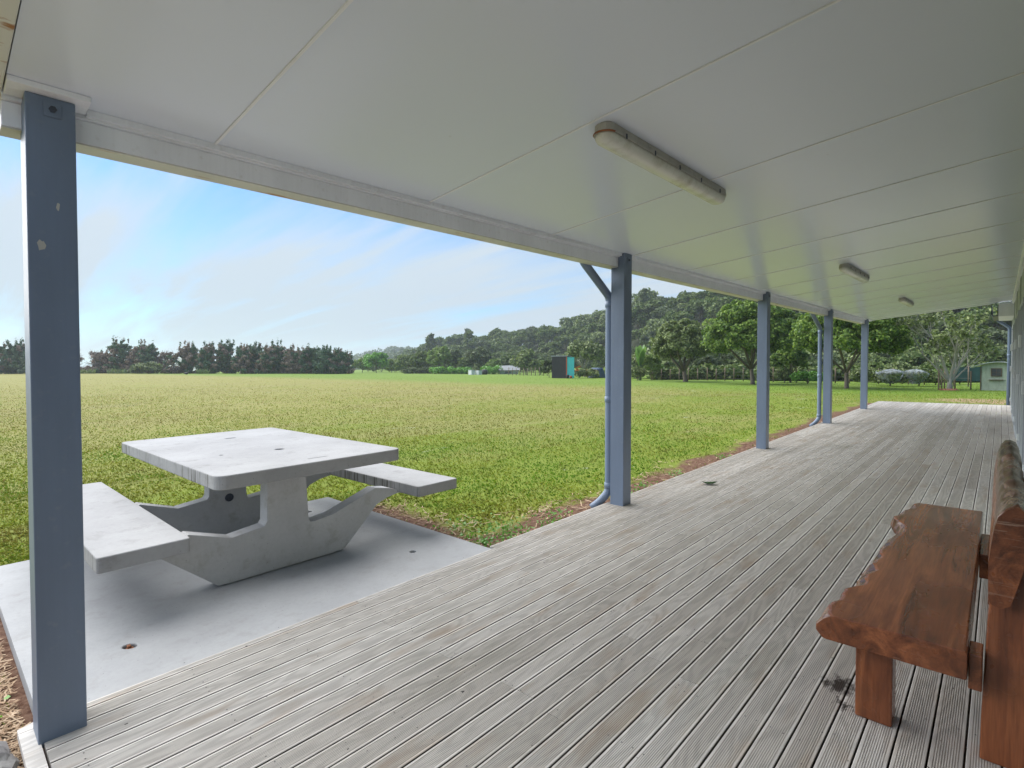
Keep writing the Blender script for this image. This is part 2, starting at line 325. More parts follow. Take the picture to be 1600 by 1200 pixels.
def mat_ground():
    t=NT('paddock',.95,.1); s=t.sep()
    n1=t.noise(t.mapd((.045,.045,.1)),1,5,.6,.5); n2=t.noise(t.mapd((.35,.35,1)),1,5,.65); n3=t.noise(t.mapd((3,3,1)),1,5,.7); n4=t.noise(t.mapd((22,22,1)),1,3,.7)
    green=t.mix(t.ramp(n3,[(.3,0.0),(.7,1.0)]),(.14,.19,.028),(.205,.25,.042))
    dry=t.mix(t.ramp(n3,[(.3,0.0),(.7,1.0)]),(.215,.225,.055),(.30,.265,.10))
    # seed heads and drier grass over the middle of the paddock, greener mown strip near the house and trees
    yy=t.math('MULTIPLY',t.math('SUBTRACT',s[1],5.0),.022,False); 
    k=t.math('ADD',t.math('ADD',t.math('MULTIPLY',n1,.9),t.math('MULTIPLY',n2,.55)),t.math('MINIMUM',t.math('MAXIMUM',yy,0.0),.36))
    k=t.math('SUBTRACT',k,t.math('MINIMUM',t.math('MAXIMUM',t.math('MULTIPLY',t.math('SUBTRACT',s[0],26.0),.02),0.0),.34))
    c=t.mix(t.ramp(k,[(.68,0.0),(1.02,1.0)]),green,dry)
    gm_=t.ramp(t.math('ADD',t.math('MULTIPLY',s[0],.04),t.math('MULTIPLY',n2,.5)),[(1.15,0.0),(1.0,1.0)]) if False else t.math('MULTIPLY',t.math('SUBTRACT',t.math('ADD',s[0],t.math('MULTIPLY',n2,8.0)),28.0),.12,True)
    q4=t.noise(t.mapd((.16,.34,1)),1,5,.65,.6); c=t.mix(t.math('MULTIPLY',t.ramp(q4,[(.47,0.0),(.60,1.0)]),.6),c,(.26,.235,.09)); c=t.mix(t.math('MULTIPLY',gm_,.75),c,(.13,.225,.028))
    c=t.mix(t.math('MULTIPLY',t.ramp(n4,[(.35,1.0),(.6,0.0)]),.30),c,(.09,.115,.025))
    # pale flowering patches
    p=t.noise(t.mapd((.55,1.1,1)),1,5,.7,.8); c=t.mix(t.math('MULTIPLY',t.ramp(p,[(.63,0.0),(.69,1.0)]),t.ramp(n4,[(.45,0.0),(.6,.7)])),c,(.42,.45,.40))
    # bare red soil along the deck and left of the slab
    ne=t.math('MULTIPLY',t.math('SUBTRACT',t.noise(t.mapd((1.1,2.2,1)),1,5,.65),.5),1.15)
    d1=t.math('ADD',t.math('SUBTRACT',s[1],3.28),ne)
    e1=t.ramp(t.math('ADD',t.math('MULTIPLY',d1,-2.2),.5),[(0.3,0.0),(.7,1.0)])
    xs=t.math('LESS_THAN',s[0],20.6); soilm=t.math('MULTIPLY',e1,xs)
    rx=t.math('ABSOLUTE',t.math('SUBTRACT',s[0],1.57)); ry=t.math('ABSOLUTE',t.math('SUBTRACT',s[1],3.6))
    box=t.math('MAXIMUM',t.math('SUBTRACT',rx,1.62),t.math('SUBTRACT',ry,1.15))
    e2=t.ramp(t.math('ADD',t.math('MULTIPLY',t.math('ADD',box,t.math('MULTIPLY',ne,.7)),-2.6),.5),[(0.3,0.0),(.75,1.0)])
    lf=t.math('LESS_THAN',s[0],-20.0)
    soilm=t.math('MAXIMUM',soilm,e2)
    soil=t.mix(t.ramp(n4,[(.35,0.0),(.65,1.0)]),(.085,.040,.026),(.21,.13,.09))
    c=t.mix(soilm,c,soil)
    # worn earth past the end of the deck
    dd=t.node('ShaderNodeVectorMath',operation='DISTANCE'); dd.inputs[1].default_value=(24.2,-.1,.45); t.link(t.tc.outputs['Object'],dd.inputs[0])
    kk=t.math('ADD',dd.outputs['Value'],t.math('MULTIPLY',n2,-2.2)); c=t.mix(t.ramp(t.math('MULTIPLY',kk,.5),[(.1,.8),(.6,0.0)]),c,(.36,.24,.16))
    c=t.mix(t.ramp(t.math('MULTIPLY',s[2],.2),[(.42,0.0),(.58,1.0)]),c,(.030,.036,.018))
    t.set('Base Color',c); t.bump(t.math('ADD',n3,n4),.5,.03); return t.mat
M['ground']=mat_ground()
def mat_net():
    t=NT('white_netting',.7,.2); t.set('Base Color',(.33,.37,.40)); tp=t.node('ShaderNodeBsdfTransparent'); n=t.noise(t.mapd((1,1,1)),5,4,.7)
    mx=t.node('ShaderNodeMixShader'); t.link(t.ramp(n,[(.40,.12),(.62,.75)]),mx.inputs[0]); t.link(tp.outputs[0],mx.inputs[1]); t.link(t.b.outputs[0],mx.inputs[2]); t.link(mx.outputs[0],t.n['Material Output'].inputs[0]); return t.mat
M['net']=mat_net()

# ------------------------------------------------------------------ camera, light, sky
cam=bpy.data.objects.new('camera', bpy.data.cameras.new('camera')); COL.objects.link(cam); SC.camera=cam
cam.location=(0,0,H); cam.rotation_euler=(R(90)-PITCH,0,YAW-R(90)); cam.data.sensor_width=36; cam.data.lens=F/1600*36; cam.data.clip_end=6000; cam.data.clip_start=.02
SUN_EL=R(50); SUN_AZ=math.atan2(.90,-.18)      # direction towards the sun, angle from +X
sd=Vector((math.cos(SUN_EL)*math.cos(SUN_AZ), math.cos(SUN_EL)*math.sin(SUN_AZ), math.sin(SUN_EL)))
sun=bpy.data.lights.new('sun','SUN'); sun.energy=3.0; sun.angle=R(95); sun.color=(1,.96,.90)
so=bpy.data.objects.new('sun',sun); COL.objects.link(so); so.rotation_euler=sd.to_track_quat('Z','Y').to_euler(); so.location=(0,10,30)
W=bpy.data.worlds.new('World'); SC.world=W; W.use_nodes=True; wt=W.node_tree; wn=wt.nodes; bg=wn['Background']
def wnode(t,**k):
    n=wn.new(t)
    for a,b in k.items(): setattr(n,a,b)
    return n
def wl(a,b): wt.links.new(a,b)
def wm(op,a,b=0.0,clamp=False):
    m=wnode('ShaderNodeMath',operation=op); m.use_clamp=clamp
    for i,v in enumerate((a,b)):
        if hasattr(v,'links'): wl(v,m.inputs[i])
        else: m.inputs[i].default_value=v
    return m.outputs[0]
sky=wnode('ShaderNodeTexSky',sky_type='NISHITA'); sky.sun_disc=False; sky.sun_elevation=SUN_EL; sky.sun_rotation=math.pi/2-SUN_AZ
sky.air_density=1.0; sky.dust_density=.6; sky.ozone_density=1.6
tc=wnode('ShaderNodeTexCoord'); sp=wnode('ShaderNodeSeparateXYZ'); wl(tc.outputs['Generated'],sp.inputs[0])
zz=wm('ADD',wm('MAXIMUM',sp.outputs[2],0.0),.10)
cx=wm('DIVIDE',sp.outputs[0],zz); cy=wm('DIVIDE',sp.outputs[1],zz)
cv=wnode('ShaderNodeCombineXYZ'); wl(cx,cv.inputs[0]); wl(cy,cv.inputs[1])
def wnoise(scale,sc=(1,1,1),detail=6,rough=.55,dist=.4,loc=(0,0,0),rot=0):
    mp=wnode('ShaderNodeMapping'); mp.inputs['Scale'].default_value=sc; mp.inputs['Location'].default_value=loc; mp.inputs['Rotation'].default_value=(0,0,rot); wl(cv.outputs[0],mp.inputs[0])
    n=wnode('ShaderNodeTexNoise'); n.inputs['Scale'].default_value=scale; n.inputs['Detail'].default_value=detail; n.inputs['Roughness'].default_value=rough; n.inputs['Distortion'].default_value=dist
    wl(mp.outputs[0],n.inputs[0]); return n.outputs['Fac']
n1=wnoise(.62,(1,.26,1),6,.5,.3,(3.1,1.7,0),R(-38)); n2=wnoise(2.2,(1,.14,1),6,.6,.3,(.3,5.2,0),R(-30))
el=sp.outputs[2]
low=wm('SUBTRACT',1.0,wm('DIVIDE',el,.34),True)           # more cloud towards the horizon
rp=wnode('ShaderNodeValToRGB'); e=rp.color_ramp.elements
while len(e)<5: e.new(.5)
for q,(p_,v_) in enumerate([(0.0,.93),(.13,.80),(.22,.50),(.31,.16),(.45,.06)]): e[q].position=p_; e[q].color=(v_,v_,v_,1)
wl(el,rp.inputs[0])
kk_=wm('ADD',rp.outputs[0],wm('ADD',wm('MULTIPLY',wm('SUBTRACT',n1,.48),2.4),wm('MULTIPLY',wm('SUBTRACT',n2,.5),3.0)),True)
cr=wnode('ShaderNodeValToRGB'); e=cr.color_ramp.elements; e[0].position=.0; e[0].color=(3.0,3.45,3.85,1); e[1].position=.30; e[1].color=(4.0,4.45,4.8,1); wl(el,cr.inputs[0])
mx=wnode('ShaderNodeMix',data_type='RGBA'); wl(wm('MULTIPLY',kk_,.93),mx.inputs[0])
tint=wnode('ShaderNodeMix',data_type='RGBA',blend_type='MULTIPLY'); tint.inputs[0].default_value=1; wl(sky.outputs[0],tint.inputs[6]); tint.inputs[7].default_value=(.50,.75,.95,1)
wl(tint.outputs[2],mx.inputs[6]); wl(cr.outputs[0],mx.inputs[7]); wl(mx.outputs[2],bg.inputs[0]); bg.inputs[1].default_value=.07
SC.view_settings.view_transform='Standard'; SC.view_settings.look='None'; SC.view_settings.gamma=1; SC.view_settings.exposure=1.38; SC.view_settings.use_curve_mapping=False
SC.render.engine='CYCLES'; SC.cycles.max_bounces=8; SC.cycles.diffuse_bounces=5; SC.cycles.transparent_max_bounces=12; SC.cycles.volume_bounces=1
SC.cycles.use_adaptive_sampling=True

# ------------------------------------------------------------------ ground
def axis(lo, hi, fine_lo, fine_hi, step):
    a=[fine_lo]; s=step
    while a[-1]<fine_hi: a.append(a[-1]+step)
    s=step; up=[a[-1]]
    while up[-1]<hi: s*=1.13; up.append(up[-1]+s)
    s=step; dn=[a[0]]
    while dn[-1]>lo: s*=1.13; dn.append(dn[-1]-s)
    return dn[::-1][:-1]+a+up[1:]
gx=axis(-900,2200,-2,24,.5); gy=axis(-900,2200,-1,10,.5)
gm=MB(); nx,ny=len(gx),len(gy)
def gz(x,y):
    z=g(x,y)
    if -.5<x<20.6 and y<2.62: z-=.25*min(1,(2.62-y)/.3)
    return z
gm.add([(x,y,gz(x,y)) for x in gx for y in gy],[(i*ny+j,(i+1)*ny+j,(i+1)*ny+j+1,i*ny+j+1) for i in range(nx-1) for j in range(ny-1)],0,True)
tag(gm.build('ground',M['ground'],fix=False),kind='structure')
# far pale hills
def hill(px0,px1,d,h,seed,label):
    rr=random.Random(seed); mb=MB(); rings=[]; n=60
    for i in range(n+1):
        u=i/n; px=px0+(px1-px0)*u; x,y=at(px,d); x2,y2=at(px,d*1.25); e=math.sin(math.pi*u)**.6
        z=h*e*(.75+.25*math.sin(u*9+seed)*math.sin(u*4.3+seed*2)); z=max(z,0)
        x3,y3=at(px,d*.86); b=g(x3,y3)-2
        rings.append([(x3,y3,b),(x*.5+x3*.5,y*.5+y3*.5,b+z*.55),(x,y,b+z+2),(x2,y2,b+z*.8+2),(x2*1.1,y2*1.1,b-3)])
    mb.loft(rings,0,False,True,False); return tag(mb.build('hills',M['bushgrey']),kind='structure')
hill(440,790,640,24,3,'')
hill(560,760,480,13,8,'')
hill(150,420,1000,34,5,'')

# ------------------------------------------------------------------ deck
def groove_profile(y0,y1):
    pts=[(y0,-.032),(y0,-.002),(y0+.002,0)]; n=max(int(round((y1-y0-.018)/.0073)),1); a=y0+.009; w=(y1-y0-.018)/n
    for i in range(n): 
        c=a+i*w; pts += [(c+w*.12,0),(c+w*.24,-.0022),(c+w*.58,-.0022),(c+w*.76,0)]
    pts += [(y1-.002,0),(y1,-.002),(y1,-.032)]
    return pts
dk=MB(); PITCHB=.0962; rr=random.Random(3)
KN=[k for k in range(-3,29)]
for k in KN:
    y0=.0714+PITCHB*k+.0031; y1=y0+PITCHB-.0062
    segs=[]
    joints=[.275]; x=.275+rr.uniform(.8,4)
    while x<20.4: joints.append(x); x+=rr.choice([2.7,3.3,3.6,4.2,4.8])
    joints.append(20.4)
    for a,b in zip(joints,joints[1:]):
        dz=rr.uniform(-.0008,.0008); a2=a+.0015; b2=b-.0015
        parts=[(a2,b2,y1)]
        if k==28:
            if b2<=2.885: parts=[(a2,b2,2.811)]
            elif a2<2.885: parts=[(a2,2.883,2.811),(2.8832,b2,2.861)]
            else: parts=[(a2,b2,2.861)]
        for (p,q,yy) in parts:
            if q-p<.02: continue
            pr=[(y,z+dz) for y,z in groove_profile(y0,yy)]
            f0=len(dk.f); dk.prism_x(pr,p,q); L_=len(pr)
            for j_ in (0,L_-2,L_-1): dk.m[f0+j_]=2  # board sides and undersides take the painted gap shade
    for j in range(46):
        xx=.36+j*.445
        if xx>20.3: break
        for yo in (.024,.068):
            if rr.random()<.45: continue
            cx0=xx+rr.uniform(-.006,.006); cy0=y0+yo+rr.uniform(-.004,.004); r0=.0032
            dk.add([(cx0+r0*math.cos(t*math.pi/3),cy0+r0*math.sin(t*math.pi/3),.0012) for t in range(6)],[tuple(range(6))],1)
dk.box(.216,.268,-.2,2.765,-.03,.0); dk.prism_z([(.216,2.768),(.268,2.768),(.34,2.812),(.28,2.825),(.216,2.80)],-.03,.0)
dk.box(.225,.265,-.2,2.75,-.2,-.031); dk.box(2.886,20.38,2.82,2.855,-.2,-.033); dk.box(.27,20.38,-.2,-.17,-.2,-.033); dk.box(20.36,20.39,-.2,2.8,-.2,-.033)
tag(dk.build('deck',[M['deck'],M['screw'],M['gap_shade']],sh=True,fix=False),kind='structure')

# ------------------------------------------------------------------ slab
sl=MB(); nY=24
sl.prism_z([(.285,2.816),(2.872,2.816),(2.883,5.30),(.27,5.30)],-.13,-.008)
slab=sl.build('concrete_patio',M['slab'],sh=True)
def cyl(cx,cy,rx,ry,z0,z1,n=20,rot=0):
    return MB().prism_z([(cx+rx*math.cos(a)*math.cos(rot)-ry*math.sin(a)*math.sin(rot),cy+rx*math.cos(a)*math.sin(rot)+ry*math.sin(a)*math.cos(rot)) for a in [2*math.pi*i/n for i in range(n)]],z0,z1)
cut(slab,[cyl(.675,3.24,.026,.034,-.05,.05,rot=.7),cyl(2.446,3.242,.024,.024,-.06,.05),cyl(2.473,4.907,.024,.024,-.06,.05)])
b=slab.modifiers.new('bevel','BEVEL'); b.width=.006; b.segments=2; b.limit_method='ANGLE'
tag(slab,kind='structure')
lf=MB(); lf.box(.658,.692,3.225,3.255,-.046,-.018,0); lf.box(.665,.682,3.236,3.262,-.03,-.006,0)
tag(lf.build('leaf_litter',M['rust'],sh=True,bevel=.004),'rusty brown clump of leaf litter filling the lifting hole in the concrete slab','leaf litter')

# ------------------------------------------------------------------ picnic table
TZ=.745
pt=thing('picnic_table',(1.8,4.5,S*1.8),'pale grey concrete picnic table with two attached bench seats on the concrete slab','picnic table')
def rrect(x0,x1,y0,y1,r,n=6):
    out=[]
    for cx,cy,a0 in ((x1-r,y1-r,0),(x0+r,y1-r,90),(x0+r,y0+r,180),(x1-r,y0+r,270)):
        out += [(cx+r*math.cos(R(a0+90*i/n)),cy+r*math.sin(R(a0+90*i/n))) for i in range(n+1)]
    return out
tp=MB().prism_z(rrect(1.145,2.47,3.40,5.72,.07),TZ-.082,TZ+.006).build('tabletop',M['table'],pt,sh=True)
cut(tp,[cyl(1.86,5.163,.05,.02,TZ-.02,TZ+.05,rot=.1),cyl(1.857,4.153,.034,.034,TZ-.05,TZ+.05),cyl(1.458,4.222,.012,.014,TZ-.03,TZ+.05),MB().box(1.79,1.93,3.541,3.557,TZ-.02,TZ+.05)])
b=tp.modifiers.new('bevel','BEVEL'); b.width=.008; b.segments=3; b.limit_method='ANGLE'; b.angle_limit=R(50)
def seat(x0,x1,y0,y1):
    o=MB().prism_z(rrect(x0,x1,y0,y1,.02,3),.345,.43).build('seat',M['table'],pt,sh=True,bevel=.008,seg=3); return o
seat(.572,1.005,3.395,5.69); seat(2.61,3.02,3.38,5.70)
prof=[(1.235,.006),(1.25,.003),(2.11,.003),(2.15,.03),(2.41,.283),(2.50,.318),(2.60,.336),(2.72,.3445),(2.6085,.3446),(2.606,.366),(2.53,.395),(2.40,.418),(2.03,.290),(1.88,.272),(1.855,.275),(1.842,.30),(1.822,TZ-.0825),(1.552,TZ-.0825),(1.545,.345),(1.53,.32),(1.50,.315),(1.32,.292),(1.07,.375),(1.03,.3445),(.86,.3446),(.83,.344),(.90,.285)]
for y0 in (3.66,4.76):
    sp_=MB().prism_y(prof,y0,y0+.115).build('support',M['support'],pt,sh=True,bevel=.006)
    MB().box(1.30,2.05,y0+.022,y0+.093,-.0085,.0045).build('foot',M['support'],sp_,sh=True)  # inset block added so a thin shadow line shows below the support
    if y0>4:
        bt=MB(); 
        bt.loft([[(1.70+r_*math.cos(2*math.pi*i/14),y,.305+r_*math.sin(2*math.pi*i/14)) for i in range(14)] for r_,y in ((.034,4.7585),(.034,4.754),(.030,4.750),(.017,4.750),(.017,4.757),(.004,4.757))])
        bt.build('bolt_recess',M['dark_metal'],sp_,sh=True)

# ------------------------------------------------------------------ timber bench
wb=thing('timber_bench',(3.4,.2,S*3.4),'glossy dark brown slab timber bench with wavy live edge against the wall at the right','bench')
rr=random.Random(5)
def fy(x):   # front edge of the seat
    pts=[(2.35,.512),(2.40,.515),(2.55,.500),(2.70,.478),(2.82,.462),(3.0,.470),(3.15,.455),(3.40,.448),(3.6,.452),(3.72,.44),(3.78,.425),(3.86,.415),(3.93,.435),(3.98,.462),(4.03,.480),(4.10,.483),(4.25,.470),(4.40,.450),(4.55,.425)]
    for (a,u),(b,v) in zip(pts,pts[1:]):
        if a<=x<=b: return u+(v-u)*(x-a)/(b-a)+.008*math.sin(x*31)*abs(math.sin(x*12))+.006*abs(math.sin(x*53+1))-.003
    return pts[-1][1]
rings=[];n=110
for i in range(n+1):
    x=2.352+(4.555-2.352)*i/n; f=fy(x); w=.022+.012*math.sin(x*9)+.008*math.sin(x*27+2)
    xs=-.004*math.sin(x)
    rings.append([(x,.072,.302),(x,.068,.31),(x,.068,.395),(x,.074,.401),(x,f-w-.012,.402),(x,f-w,.398),(x,f-w*.35,.383),(x,f+.004+.3*w,.352),(x,f+.006+.25*w,.330),(x,f-.008,.305),(x,f-.02,.302)])
seatmb=MB(); nr=11
seatmb.loft(rings,0,True,False)
for fi in range(len(seatmb.f)-2):
    if fi%nr in (5,6,7,8): seatmb.m[fi]=1
st=seatmb.build('seat',[M['timber'],M['bark_edge']],wb,sh=True,bevel=.003)
MB().box(2.432,2.53,.283,.402,0,.3015).build('leg',M['timber_v'],wb,sh=True,bevel=.006)
MB().box(4.33,4.43,.283,.402,0,.3015).build('leg',M['timber_v'],wb,sh=True,bevel=.006)
for x0 in (2.446,4.0):
    up=MB().prism_x([(.034,0),(.032,.15),(.020,.50),(-.012,.86),(-.075,.86),(-.19,.30),(-.205,0)],x0,x0+.085)
    up.build('upright',M['timber_v'],wb,sh=True,bevel=.005)
    MB().box(*((2.385,2.50) if x0<3 else (3.62,4.05)),.030,.0665,.262,.385).build('rail',M['timber'],wb,sh=True,bevel=.004)
rings=[]; n=90
for i in range(n+1):
    x=2.40+(4.42-2.40)*i/n; t1=.012*math.sin(x*5.1)+.009*math.sin(x*13+1)+.004*math.sin(x*37); t2=.007*math.sin(x*7.7+2)+.003*math.sin(x*19)
    e=1 if 0<i<n else .75
    top=.885+t1; bz=.55+.5*t2
    fb=.0195+.008*math.sin(x*2.3+.6)*0+.002*math.sin(x*9)
    ring=[(x,.014,bz+.01),(x,fb,bz+.03),(x,.0215,.70),(x,.014+t2*.2,top-.075),(x,.004+t2*.5,top-.03),(x,-.012+t2*.4,top-.006),(x,-.036,top+.004+t2),(x,-.062,top-.012),(x,-.078+t2*.4,top-.05),(x,-.070,.72),(x,-.050+t2*.3,bz+.06),(x,-.036,bz+.015),(x,-.012,bz)]
    rings.append([(p[0], p[1]-.012*max(0,(p[2]-.7)/.2), p[2]) for p in ring])
bk=MB(); bk.loft(rings,0,True,True)
for fi in range(len(bk.f)-2):
    if fi%13 in (3,4,5,6,7): bk.m[fi]=1
for fi in (len(bk.f)-1,len(bk.f)-2): bk.sm[fi]=False
bk.build('backrest',[M['timber'],M['bark_edge']],wb,sh=True)

# ------------------------------------------------------------------ leaf on deck
p0=(5.9,2.395,.004); lfm=MB(); L=.085; ring=[]
for i in range(9):
    u=i/8; w=.032*math.sin(math.pi*min(u*1.02,1))**.8; ring.append((u,w))
vs=[];fs=[]
for u,w in ring:
    for sgn,hh in ((-1,.012),(0,.0),(1,.012)):
        lx=(u-.5)*2*L*1.0; ly=sgn*w*1.6; a=2.2
        vs.append((p0[0]+lx*math.cos(a)-ly*math.sin(a),p0[1]+lx*math.sin(a)+ly*math.cos(a),p0[2]+.003+hh*abs(sgn)*(w/.032)+.03*(u-.5)**2*4))
for i in range(8):
    for j in range(2): fs.append((i*3+j,i*3+j+1,(i+1)*3+j+1,(i+1)*3+j))
lfm.add(vs,fs,0,True)
M['darkleaf']=m_paint('dark_leaf',(.02,.040,.012),.8,.3,.05,(.05,.07,.02),.5)
lo=lfm.build('fallen_leaf',M['darkleaf'],sh=True,fix=False); tag(lo,'single dark green leaf lying on the deck boards to the right of the second post','leaf')
s_=lo.modifiers.new('s','SOLIDIFY'); s_.thickness=.0012

# ------------------------------------------------------------------ house
hs=thing('house',(0,-.2,0),'house wall with long covered verandah, white panel ceiling and blue grey posts','building')
KC=.88
def cz(y): return 1.4+1.194*KC-RS*(y-2.8*KC)
# ceiling panels: one roof part, thin bead in each seam
X0,X1=.207,17.88; cm=MB(); seams=[(1.045+1.43*i)*KC for i in range(14)]
ed=[X0]+seams+[X1]
for a,b in zip(ed,ed[1:]):
    pr=[(2.71,cz(2.71)),(-.3,cz(-.3)),(-.3,cz(-.3)+.09),(2.71,cz(2.71)+.09)]
    cm.prism_x(pr,a+.0035,b-.0035)
roof=cm.build('roof',M['ceiling'],hs,sh=True,fix=True)
bd=MB()
for s0 in seams: bd.prism_x([(2.70,cz(2.70)-.005),(-.3,cz(-.3)-.005),(-.3,cz(-.3)+.02),(2.70,cz(2.70)+.02)],s0-.006,s0+.006)
bd.build('seam_trim',M['white'],roof,sh=True)
rf=MB(); rf.prism_x([(3.06,cz(3.06)+.10),(-3.2,cz(-3.2)+.10),(-3.2,cz(-3.2)+.12),(3.06,cz(3.06)+.12)],.12,17.95)
rf.build('roof_sheet',M['roofmetal'],roof,sh=True)
# fascia beam behind the posts and gutter under side
bm_=MB(); bm_.box(.205,17.38,2.735,2.80,2.305,2.395); bm_.build('fascia_beam',M['white_trim'],hs,sh=True,bevel=.003)
gt=MB(); gt.prism_x([(2.803,2.300),(2.855,2.300),(2.95,2.38),(2.96,2.50),(2.95,2.50),(2.94,2.39),(2.85,2.312),(2.803,2.312)],.205,17.40); gt.box(.205,17.38,2.738,2.801,2.2985,2.3045)
gt.build('gutter',M['gutter'],hs,sh=True)
an=MB(); an.box(.205,17.86,2.712,2.80,2.3955,2.50); an.prism_x([(2.690,2.402),(2.7115,2.402),(2.7115,cz(2.71)-.001),(2.690,cz(2.69)-.001)],.45,17.86)
an.build('channel_trim',M['white_trim'],hs,sh=True)
an=MB(); an.prism_x([(2.588,cz(2.588)-.022),(2.7,cz(2.7)-.022),(2.7,cz(2.7)-.001),(2.588,cz(2.588)-.001)],.21,.447)
an.build('bracket_plate',M['white_trim'],hs,sh=True,bevel=.002)
bg_=MB(); bg_.prism_x([(2.9,cz(2.9)-.012),(-.3,cz(-.3)-.012),(-.3,cz(-.3)+.13),(2.9,cz(2.9)+.13)],.095,.2062); bg_.build('barge_board',M['barge'],hs,sh=True,bevel=.004)
# end flashing at the far end, boxed eave of the house beyond
ef=MB(); ef.prism_x([(2.71,cz(2.71)-.006),(.21,cz(.21)-.006),(.21,cz(.21)+.07),(2.71,cz(2.71)+.07)],17.885,17.95); ef.build('end_flashing',M['white_trim'],hs,sh=True)
eb=MB(); eb.prism_x([(.07,2.362),(-.215,2.362),(-.215,2.70),(.07,2.67)],17.90,20.45); eb.build('eave_box',M['white_trim'],hs,sh=True)
eg=MB(); eg.prism_x([(.075,2.38),(.17,2.36),(.205,2.43),(.205,2.64),(.19,2.64),(.19,2.44),(.16,2.378),(.09,2.39),(.09,2.64),(.075,2.64)],17.90,20.5); eg.build('eave_gutter',M['dark_metal'],hs,sh=True)
# posts
PX=[.26,4.505,8.74,12.96,17.10]
def post(x,y0=2.665,i=0):
    y0 = 2.628 if i==0 else y0
    m=MB(); top=cz(y0)-(.023 if i==0 else .001)
    m.prism_x([(y0,-.02),(y0+.145,-.02),(y0+.145,2.30),(2.733,2.30),(2.733,top-.012),(2.70,top-.008),(y0,top)],x,x+.145)
    o=m.build('post',M['post'],hs,sh=True,bevel=.004)
    bp=MB(); xc=x+.077
    bp.box(xc-.026,xc+.026,y0-.006,y0-.0005,2.337,2.393); bp.build('bolt_plate',M['post'],o,sh=True,bevel=.001)
    bt=MB(); bt.loft([[(xc+r_*math.cos(math.pi*k/3),yy,2.365+r_*math.sin(math.pi*k/3)) for k in range(6)] for r_,yy in ((.012,y0-.0065),(.012,y0-.015),(.009,y0-.017))])
    bt.build('bolt',M['dark_metal'],o,sh=True)
    return o
for i,x in enumerate(PX): post(x,i=i)
for (xa,za,w,hh) in ((.298,1.86,.012,.022),(.348,2.01,.006,.016)):   # chips of missing paint on the first post
    pc=MB(); pc.add([(xa+w*math.cos(t)*(.65+.5*abs(math.sin(2.3*t+xa*90))),2.6272,za+hh*math.sin(t)*(.6+.5*abs(math.cos(1.7*t+xa*50)))) for t in [2*math.pi*j/9 for j in range(9)]],[tuple(range(9))]); pc.build('paint_chip',M['fixture'],[o for o in hs.children if o.name=='post'][0],sh=True)
# downpipes
def pipe(pts,name='downpipe',r=.040,collar=None):
    P=[];rr_=[]
    for i,p in enumerate(pts):
        P.append(p)
    # round the bends
    Q=[Vector(P[0])]
    for a,b_,c in zip(P,P[1:],P[2:]):
        a,b_,c=Vector(a),Vector(b_),Vector(c); e1=b_+(a-b_).normalized()*.05; e2=b_+(c-b_).normalized()*.05
        for t in (0,.33,.66,1): Q.append((1-t)**2*e1+2*t*(1-t)*b_+t*t*e2)
    Q.append(Vector(P[-1]))
    m=MB(); m.tube([tuple(q) for q in Q],r,18,0,True,True); o=m.build(name,M['pipe'],hs,sh=True)
    for (x,y,z) in collar or []:
        c=MB(); c.tube([(x,y,z-.03),(x,y,z-.028),(x,y,z+.028),(x,y,z+.03)],[r+.001,r+.005,r+.005,r+.001],18); c.build('pipe_collar',M['pipe'],o,sh=True)
    return o
pipe([(4.13,2.90,2.40),(4.16,2.90,2.335),(4.585,2.875,2.03),(4.585,2.875,.10),(4.51,2.93,-.0),(4.45,2.99,-.06)],collar=[(4.585,2.875,1.96),(4.585,2.875,1.02),(4.585,2.875,.16)])
pipe([(12.30,2.90,2.40),(12.33,2.90,2.335),(12.99,2.885,2.03),(12.99,2.885,.10),(12.90,2.94,-.0),(12.80,3.0,-.06)],collar=[(12.99,2.885,1.96),(12.99,2.885,1.02),(12.99,2.885,.16)])
pipe([(20.40,.14,2.46),(20.40,.12,2.40),(20.42,-.160,2.16),(20.42,-.160,-.1)],collar=[(20.42,-.160,1.4)])
# wall: cladding with a row of framed glass doors and windows
WY=-.217; wl_=MB()
wl_.box(-3,.0,WY-.12,WY,-.1,2.70); 
openings=[(9.6,11.5),(12.3,14.2),(15.0,16.9),(17.7,19.6),(6.9,8.8),(.6,2.4)]
openings.sort(); cur=0.0
for a,b_ in openings:
    wl_.box(cur,a,WY-.12,WY,-.1,2.70); wl_.box(a,b_,WY-.12,WY,2.15,2.70); wl_.box(a,b_,WY-.12,WY,-.1,.0); cur=b_
wl_.box(cur,20.28,WY-.12,WY,-.1,2.70)
xx=-3.0
while xx<20.25:                       # cover strips of the cladding
    if not any(a-.03<xx<b_+.02 for a,b_ in openings): wl_.box(xx,xx+.03,WY,WY+.010,-.02,2.64)
    xx+=.30
wl_.box(20.16,20.29,WY-.14,WY+.014,-.05,2.36)
